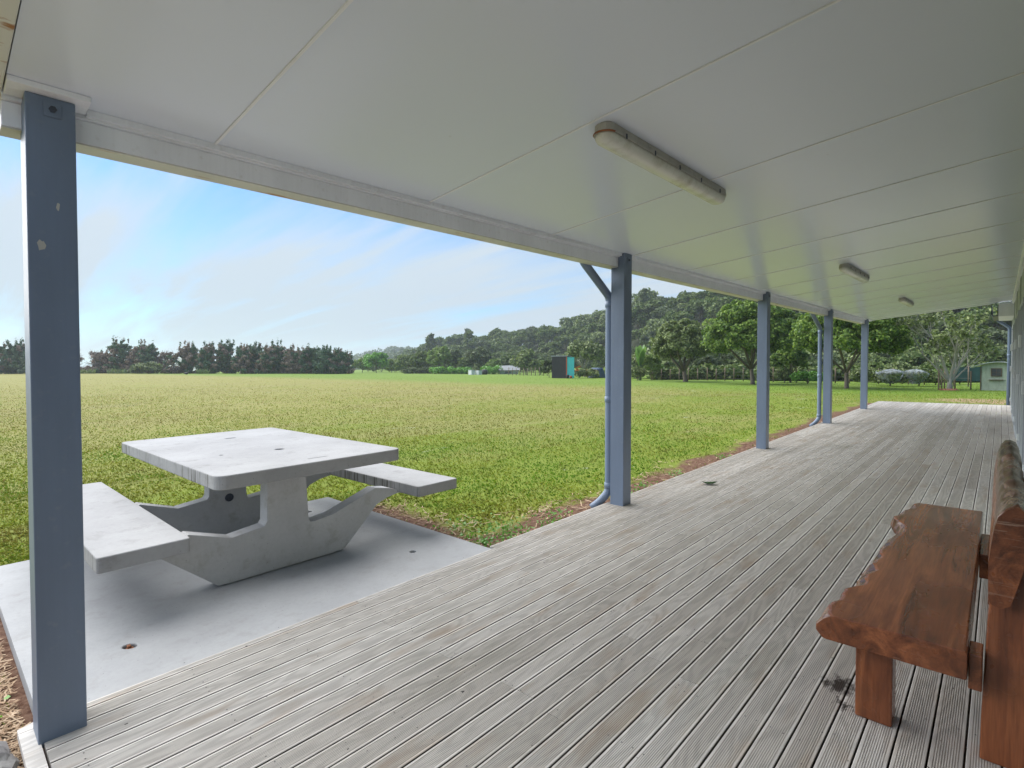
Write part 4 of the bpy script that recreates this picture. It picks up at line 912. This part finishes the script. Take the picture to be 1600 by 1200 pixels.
def farmhouse(px,d,w,label):
    x,y=at(px,d); z=g(x,y)-.1; t=thing('farm_building',(x,y,z),label,'building'); r_=Vector((RH[0],RH[1],0)); f_=Vector((FH[0],FH[1],0)); o=Vector((x,y,z))
    def Q(a,b,c): return tuple(o+r_*a+f_*b+Vector((0,0,c)))
    m=MB(); m.add([Q(a,b,c) for a in (-w,w) for b in (0,4) for c in (0,.9)],BF); wl2=m.build('wall',M['shed'],t,fix=False)
    m=MB(); m.add([Q(-w-.3,-.3,.85),Q(w+.3,-.3,.95),Q(w+.3,2,2.0),Q(-w-.3,2,1.8),Q(-w-.3,4.3,.85),Q(w+.3,4.3,.95)],[(0,1,2,3),(3,2,5,4),(0,3,4),(1,5,2)]); m.build('roof',M['alu_dark'],t,fix=False)
    m=MB(); m.add([Q(a,b,c) for a in (-w*.4,w*.2) for b in (-.03,-.01) for c in (.25,.7)],BF); m.build('window',M['glass'],t,fix=False)
farmhouse(795,108,1.9,'low building with a pale metal roof half hidden left of the black hut')

# ------------------------------------------------------------------ cypress shelterbelt
def cyp_mesh(seed, brown, bare, h=6.0, w=3.0):
    rng=np.random.default_rng(seed); pr=random.Random(seed); Vs=[];mi=[]; tb=MB()
    tb.tube([(0,0,-.2),(0,0,h*.4),(pr.uniform(-.2,.2),pr.uniform(-.2,.2),h*.93)],[.2,.13,.03],6)
    nb=60
    for i in range(nb):
        u=(i+.5)/nb; z0=h*(.0+.82*u); a=pr.uniform(0,6.28); env=w*.5*(1-.50*u**1.6)*pr.uniform(.65,1.1)
        dx,dy=math.cos(a),math.sin(a); rise=h*pr.uniform(.05,.15); tip=(dx*env,dy*env,z0+rise)
        tb.tube([(0,0,z0),(dx*env*.55,dy*env*.55,z0+rise*.3),tip],[.05,.035,.012],4)
        isb=pr.random()<brown
        if bare and u>.25 and pr.random()<.85:
            for q in range(2):
                e=(tip[0]+pr.uniform(-.4,.4),tip[1]+pr.uniform(-.4,.4),tip[2]+pr.uniform(.1,.5)); tb.tube([(dx*env*.6,dy*env*.6,z0+rise*.4),e],[.02,.006],3)
            continue
        for q in range(4):
            k=.35+.65*q/3; c=(dx*env*k+pr.uniform(-.1,.1),dy*env*k+pr.uniform(-.1,.1),z0+rise*k*k); n=34 if not isb else 24
            s_=.38*(1-.3*k); d=rng.normal(size=(n,3)); P=np.array(c)+d*np.array([s_*.8,s_*.8,s_*.45]); N=d*np.array([1,1,.3])+np.array([dx,dy,.6]); V=leaf_quads(P,N,.24,.5,rng); Vs.append(V); mi += [1 if isb else 0]*n
    # spiky upswept leaders
    for q in range(12):
        a=pr.uniform(0,6.28); rr_=pr.uniform(0,w*.34); c=np.array([rr_*math.cos(a),rr_*math.sin(a),h*pr.uniform(.80,1.06)])
        if bare: continue
        n=26; d=rng.normal(size=(n,3)); Vs.append(leaf_quads(c+d*np.array([.10,.10,.30]),d+np.array([0,0,.2]),.2,.45,rng)); mi += [1 if pr.random()<brown else 0]*n
    return (np.concatenate(Vs) if Vs else None), mi, tb
CYP=[]
def add_cyp(i,px,d,brown,bare,h,w,label,seed):
    x,y=at(px,d); z=g(x,y)-.05
    t=thing('cypress_tree',(x,y,z),label,'tree','cypress trees of the shelterbelt across the field')
    V,mi,tb=cyp_mesh(seed,brown,bare,h,w)
    V=V+np.array([x,y,z]); quads('crown',V,[M['cypress'],M['cypressbrown']],t,midx=mi,off=(x,y,z))
    tb.v=[(a+x,b+y,c+z) for a,b,c in tb.v]; tb.build('trunk',M['deadwood'],t,fix=False)
    return t
ORD=['first','second','third','fourth','fifth','sixth','seventh','eighth','ninth','tenth','eleventh','twelfth','thirteenth','fourteenth','fifteenth','sixteenth','seventeenth','eighteenth','nineteenth','twentieth','twenty first','twenty second','twenty third','twenty fourth','twenty fifth','twenty sixth','twenty seventh']
pr=random.Random(12); D=112
row=[(-24,.1,0,46,40),(8,.15,0,44,46),(30,.05,0,48,44),(58,.2,0,42,36),(88,.3,0,42,36),(118,.9,1,36,30),(150,.95,1,38,30),(160,.8,0,32,30),(188,.25,0,50,42),(212,.8,1,42,26),(232,.55,0,46,36),(258,.9,1,38,26),(272,.8,1,36,26),(296,.6,0,44,36),(326,.4,0,44,34),(356,.15,0,48,34),(380,.6,0,42,30),(398,.3,0,44,30),(418,.75,0,41,30),(434,.1,0,46,34),(456,.8,0,40,28),(474,.5,0,38,26),(490,.15,0,42,34),(508,.1,0,40,34),(526,.25,0,38,30),(540,.35,0,31,26)]
rowx=[]
for i,(px,br,ba,hp,wp) in enumerate(row):
    ah='bare dead' if ba else ('mostly browned' if br>.55 else ('green and brown' if br>.22 else 'dark green'))
    d=D+pr.uniform(-2.5,2.5); add_cyp(i,px,d,br,ba,hp*d/F*1.02,wp*d/F*1.1,'%s cypress, %s from the left in the row across the field'%(ah,ORD[i]),200+i)
# low growth at their feet
for i,(px,hp,wp,mt,lab) in enumerate([(232,18,38,'olive','rounded olive shrub at the foot of the cypress row'),(215,14,24,'olive','small olive shrub left of the rounded one before the cypress row')]):
    x,y=at(px,106); make_tree('shrub',x,y,hp*106/F,wp*106/F,lab,'shrub',mt,leaf=.2,n=24,per=80,trunk_r=.05,skirt=.04,seed=300+i,low=-.7)
def flax(px,d,wpx,label,seed):
    x,y=at(px,d); z=g(x,y); rng=np.random.default_rng(seed); n=90; w=wpx*d/F/2; out=[]
    for i in range(n):
        o=rng.uniform(-w,w); b=np.array([x+RH[0]*o,y+RH[1]*o,z-.05]); a=rng.uniform(0,6.28); L=rng.uniform(.7,1.5); le=rng.uniform(.2,.6); tip=b+np.array([math.cos(a)*le*L,math.sin(a)*le*L,L*.8]); sv=np.array([-math.sin(a),math.cos(a),0])*.05
        mid=(b+tip)/2+np.array([0,0,.12]); out += [[b-sv,b+sv,mid+sv,mid-sv],[mid-sv,mid+sv,tip+sv*.2,tip-sv*.2]]
    tag(quads('flax_clump',np.array(out),M['flax']),label,'plant','flax clumps before the cypress row')
flax(137,105,24,'pale flax clump just right of the first post before the cypress row',1); flax(183,105,30,'wide pale flax clump under the tall green cypress',2); flax(317,106,18,'small pale flax clump at the foot of the browned cypresses',3)
# bird in the grass
def bird():
    x,y=at(292,88); z=g(x,y); t=thing('bird',(x,y,z),'small dark bird standing in the grass before the cypress row','bird'); m=MB(); r_=Vector((RH[0],RH[1],0))
    o=Vector((x,y,z+.28)); pts=[o-r_*.62+Vector((0,0,-.06)),o-r_*.45,o-r_*.2,o,o+r_*.16+Vector((0,0,.08)),o+r_*.24+Vector((0,0,.22)),o+r_*.30+Vector((0,0,.36)),o+r_*.40+Vector((0,0,.40)),o+r_*.56+Vector((0,0,.37))]
    m.tube(pts,[.02,.08,.17,.19,.15,.08,.085,.05,.01],10); m.build('body',M['black'],t)
    for s_ in (-.05,.05):
        m=MB(); m.tube([(x+s_,y+s_,z-.05),(x+s_,y+s_,z+.2)],.015,5); m.build('leg',M['orange'],t)
bird()

# ------------------------------------------------------------------ forest on the hill
def forest_mesh(seed, kind):
    rng=np.random.default_rng(seed)
    if kind=='round': cl=crown_clumps(rng,(0,0,6.0),(4.2,4.2,3.4),34,1.5,-.5); V=clump_crown(rng,cl,80,.46)
    elif kind=='flat': cl=crown_clumps(rng,(0,0,6.6),(5.2,5.2,2.2),36,1.4,-.6); V=clump_crown(rng,cl,80,.44)
    else:
        cl=[]
        for i in range(26):
            u=rng.random(); a=rng.uniform(0,6.28); r_=2.6*(1-u)**.7+.5; cl.append(((r_*.8*math.cos(a),r_*.8*math.sin(a),3+u*8.0),np.array([1.1,1.1,.8])*rng.uniform(.6,1.15)))
        V=clump_crown(rng,cl,70,.40)
    return V
def proto(seed,kind,mat,bark='trunk'):
    V=forest_mesh(seed,kind); me=None
    c=quads('crown',V,M[mat]); mb=MB(); pr=random.Random(seed); limbs(mb,(0,0,-1),(0,0,6),(3.4,3.4,3),.28,5,pr,split=.3); t=mb.build('trunk',M[bark],fix=False)
    cm_,tm_=c.data,t.data; bpy.data.objects.remove(c); bpy.data.objects.remove(t); return cm_,tm_
PR={'round_dark':[proto(1,'round','bush'),proto(2,'round','bush'),proto(3,'flat','bush'),proto(9,'flat','bush')],'tall':[proto(4,'tall','bush'),proto(5,'tall','bushgrey')],'grey':[proto(6,'round','bushgrey'),proto(7,'flat','bushgrey')],'olive':[proto(8,'round','olive')]}
FL={'round_dark':('dense dark green bush tree with a rounded crown on the forested hill','rounded dark trees of the hill forest'),'tall':('tall narrow dark tree standing among the rounded crowns of the hill forest','tall narrow trees of the hill forest'),'grey':('grey green tree with a rounded crown on the forested hill','grey green trees of the hill forest'),'olive':('olive green leafy tree on the forested hill','olive green trees of the hill forest')}
def inst(kind,x,y,s,rz,lab=None,grp=None,sz=1,z=None):
    cm_,tm_=random.choice(PR[kind]); L_,G_=FL[kind]
    z=g(x,y)-2.6*s if z is None else z
    t=thing('forest_tree',(x,y,z),lab or L_,'tree',grp or G_); t.rotation_euler=(0,0,rz); t.scale=(s,s,s*sz)
    for nm,me in (('crown',cm_),('trunk',tm_)):
        o=bpy.data.objects.new(nm,me); COL.objects.link(o); o.parent=t
rf_=random.Random(77); cnt=0
px=560
rowsf=[(.74,.62),(.84,.75),(.95,.9),(1.06,1.0),(1.18,1.1),(1.32,1.1)]
for ri,(fd,fs) in enumerate(rowsf):
    px=575+12*ri
    while px<1680:
        hh,dd=hillpar(px); d=dd*fd*rf_.uniform(.96,1.04); s=(.60+.30*min(dd/200,1))*fs*rf_.uniform(.75,1.2)*(.85 if px>1200 else 1)
        x,y=at(px,d); k=rf_.random(); kind='round_dark' if k<.66 else ('grey' if k<.84 else ('tall' if k<.92 else 'olive'))
        if px<640: s*=.65
        inst(kind,x,y,s,rf_.uniform(0,6.28),sz=rf_.uniform(.85,1.15)); cnt+=1
        px += 6.0*s*F/d*rf_.uniform(.8,1.15)
for (px,d,s,sz,lab) in [(673,206,1.12,1.15,'tall dark emergent tree at the left end of the forested hill'),(734,208,.92,1.3,'narrow dark emergent tree on the forest skyline left of centre'),(716,210,.85,1.0,'broad topped emergent tree beside the narrow one on the skyline'),(1004,150,.80,1.25,'spiky topped tree on the skyline just right of the second post')]:
    x,y=at(px,d); inst('tall' if 'broad' not in lab else 'round_dark',x,y,s,1.0,lab,'emergent trees on the forest skyline',sz=sz)
# mid-size bush belt behind the lawn trees on the right
for i in range(26):
    px=1000+i*25+rf_.uniform(-8,8); d=64+rf_.uniform(-4,8)-(px-1000)*.014; x,y=at(px,d)
    inst(rf_.choice(['olive','round_dark','round_dark','grey']),x,y,rf_.uniform(.36,.5),rf_.uniform(0,6.28),'leafy tree in the belt behind the fence and lawn trees','belt of trees behind the wire fence')
# far tree mass on the pale hills
rng=np.random.default_rng(5); cl=[]
for (p0,p1,d,h_,seed) in ((440,790,640,24,3),(560,760,480,13,8)):
    for i in range(190):
        u=rng.random(); px=p0+(p1-p0)*u; e=math.sin(math.pi*u)**.6; zz=h_*e*(.75+.25*math.sin(u*9+seed)*math.sin(u*4.3+seed*2)); f=rng.uniform(.9,1.02); x,y=at(px,d*f); r_=rng.uniform(2.2,4.6)
        x3,y3=at(px,d*.86); b=g(x3,y3)-2; cl.append(((x,y,b+max(zz,0)*min(1,.55+(f-.9)*4.5)+2+r_*.4),(r_,r_,r_*.9)))
tag(quads('far_forest',clump_crown(rng,cl,40,1.3),M['bushgrey']),'hazy pale trees covering the far hills beyond the field','forest',kind='stuff')

# ------------------------------------------------------------------ grass, clippings, weeds (real blades)
def gvec(X,Y):
    Z=S*np.clip(X,-6,20)-.075+.002*np.maximum(X-20,0)+.0042*np.maximum(Y-3,0)
    return Z+np.where((Y>8)|(X>22),.03*np.sin(X*.31+1)*np.sin(Y*.27),0)
def vnoise(X,Y,seed):
    r_=np.random.default_rng(seed); out=np.zeros_like(X)
    for k in range(7):
        a=r_.uniform(0,6.28); f=r_.uniform(.6,3.4)*(1+.5*k); out+=np.sin((X*math.cos(a)+Y*math.sin(a))*f+r_.uniform(0,6.28))/(1+.35*k)
    return out/3.2
def soil_dist(X,Y):
    d=np.minimum(np.where(X<20.6,Y-3.28,9), np.maximum(np.abs(X-1.57)-1.62,np.abs(Y-3.6)-1.15)+.0)
    return d+.24*vnoise(X,Y,4)
def blades(n, d0, d1, hgt, wid, rng, pxr=(-60,1700), power=1.0, lean=.55):
    px=rng.uniform(pxr[0],pxr[1],n); u=rng.random(n); d=(d0**-power+(d1**-power-d0**-power)*u)**(-1/power)
    k=(px-800)/F; X=d*(FH[0]+k*RH[0]); Y=d*(FH[1]+k*RH[1]); return X,Y,d
def blade_quads(X,Y,d,hgt,wid,rng,lean=.6,grow_=.08):
    n=len(X); a=rng.uniform(0,2*np.pi,n); L=hgt*(.5+rng.random(n))*(1+grow_*d*.35); W_=wid*(.6+.8*rng.random(n))*(1+grow_*d); le=lean*(.3+rng.random(n))
    B=np.stack([X,Y,gvec(X,Y)-.01],1); D=np.stack([np.cos(a),np.sin(a),np.zeros(n)],1); Sd=np.stack([-np.sin(a),np.cos(a),np.zeros(n)],1)
    T=B+D*(L*le)[:,None]+np.array([0,0,1.])*(L*np.sqrt(np.maximum(1-le**2*.6,.1)))[:,None]; Mi=B+D*(L*le*.3)[:,None]+np.array([0,0,1.])*(L*.62)[:,None]
    w=Sd*(W_/2)[:,None]; return np.stack([B-w,B+w,Mi+w*.8,T,Mi-w*.8],1)
def on_slab(X,Y): return (X>.24)&(X<2.91)&(Y>2.7)&(Y<5.33)
def on_deck(X,Y): return (X>.18)&(X<20.45)&(Y<2.90)
rng=np.random.default_rng(21)
X,Y,d=blades(480000,2.0,36,.05,.008,rng,power=.7)
sd_=soil_dist(X,Y); keep=(~on_slab(X,Y))&(~on_deck(X,Y))&(rng.random(len(X))<np.clip(sd_*3.2+.15,0.02,1))&(Y>-6)
clp=vnoise(X,Y,9); keep&=rng.random(len(X))<np.clip(.9+.3*clp,.5,1)
X,Y,d=X[keep],Y[keep],d[keep]
gr=vnoise(X*.8,Y*.8,15)+rng.normal(size=len(X))*.35+np.clip((X-3.8)*.30,-.3,.9)*np.clip((9-Y)/4,0,1)
V=blade_quads(X,Y,d,.030,.0042,rng,lean=.85,grow_=.025); midx=(gr>.45).astype(int); cv_=vnoise(X*.9,Y*1.3,71)+.5*vnoise(X*3,Y*3,72); midx=np.where((cv_>.95)&(rng.random(len(X))<.30)&(Y>4.5)&(Y<16),3,midx)
X2,Y2,d2=blades(190000,5.5,75,.05,.008,rng,power=.8); k2=(~on_slab(X2,Y2))&(~on_deck(X2,Y2))&(soil_dist(X2,Y2)>.3)&(rng.random(len(X2))<np.clip(.6+.6*vnoise(X2*.4,Y2*.4,52),.1,1)*np.clip((d2-5.5+2.5*vnoise(X2*.6,Y2*.6,3))/14,0,1)); X2,Y2,d2=X2[k2],Y2[k2],d2[k2]
gx_=(X2>26)&(rng.random(len(X2))<np.clip((X2-26)/8,0,.85))
tan_=((rng.random(len(X2))<np.clip((Y2-6)*.03+.25*vnoise(X2*.25,Y2*.25,8)-np.clip((X2-28)*.03,0,.6),.03,.6))*2).astype(int); tan_=np.where(gx_,1,tan_); midx=np.concatenate([midx,tan_])
V=np.concatenate([V,blade_quads(X2,Y2,d2,.045,.005,rng,lean=.6,grow_=.022)])
tag(quads('grass',V,[M['grass'],M['grassgreen'],M['seed'],M['clover']],midx=midx,per=5),'short yellow green grass of the field and lawn','grass',kind='stuff')
# dry clippings over the bare soil
X,Y,d=blades(90000,1.6,24,.05,.008,rng,power=.9); sd_=soil_dist(X,Y)
keep=(~on_slab(X,Y))&(~on_deck(X,Y))&(sd_<.22)&(rng.random(len(X))<np.clip(.55+.7*vnoise(X*1.6,Y*1.6,33),.05,1)); X,Y,d=X[keep],Y[keep],d[keep]
xe=rng.uniform(-.9,.24,26000); ye=rng.uniform(2.3,4.4,26000); ke=rng.random(26000)<np.clip(.6+.6*vnoise(xe*2,ye*2,5),.1,1)
n0=len(X); X=np.concatenate([X,xe[ke]]); Y=np.concatenate([Y,ye[ke]]); d=np.concatenate([d,np.full(ke.sum(),.1)])
n=len(X); a=rng.uniform(0,6.28,n); L=rng.uniform(.02,.05,n); L[n0:]*=.45; B=np.stack([X,Y,gvec(X,Y)+rng.uniform(.002,.03,n)],1); D=np.stack([np.cos(a),np.sin(a),rng.uniform(-.3,.3,n)],1)*L[:,None]; w=np.stack([-np.sin(a),np.cos(a),rng.uniform(-.4,.4,n)],1)*(.0026*(1+.08*d))[:,None]
tag(quads('dry_clippings',np.stack([B-D-w,B+D-w,B+D+w,B-D+w],1),M['straw']),'dry brown grass clippings on bare red soil along the deck and slab','clippings',kind='stuff')
# broad leaved weeds at the deck edge
W_=[]; spots=[(3.1,2.98,.22,70),(3.35,3.15,.18,60),(3.0,3.2,.15,40),(3.75,2.98,.12,30),(5.1,3.0,.14,40),(5.5,3.02,.12,36),(6.4,3.02,.10,22),(2.98,3.05,.10,30),(3.2,3.5,.2,50),(-.02,3.1,.10,26),(.05,3.6,.07,14),(7.9,3.0,.12,26),(4.0,3.1,.1,20)]
for (a,b,r_,n) in spots:
    n=int(n*2.2)
    P=np.stack([a+rng.normal(size=n)*r_,np.maximum(b+rng.normal(size=n)*r_*.55,2.90),np.zeros(n)],1); P=P[~on_slab(P[:,0],P[:,1])]; P[:,2]=gvec(P[:,0],P[:,1])+rng.uniform(.015,.075,len(P))
    W_.append(leaf_quads(P,np.tile([0,0,1.3],(len(P),1)),.014,.7,rng))
tag(quads('weeds',np.concatenate(W_),M['weed']),'clumps of bright green broad leaved weeds in the soil by the deck edge','weeds',kind='stuff')

# ------------------------------------------------------------------ haze
hz=MB(); hz.box(-2500,2600,-2500,2600,-12,58)
ho=hz.build('haze',[]); hm=bpy.data.materials.new('haze_air'); hm.use_nodes=True; ht=hm.node_tree; ht.nodes.remove(ht.nodes['Principled BSDF'])
pv=ht.nodes.new('ShaderNodeVolumePrincipled'); pv.inputs['Color'].default_value=(.80,.88,.97,1); pv.inputs['Density'].default_value=.00045; pv.inputs['Anisotropy'].default_value=.1
ht.links.new(pv.outputs[0],ht.nodes['Material Output'].inputs['Volume']); ho.data.materials.append(hm); tag(ho,'pale haze in the air over the field','haze',kind='stuff')
print('forest trees',cnt,'objects',len(bpy.data.objects))
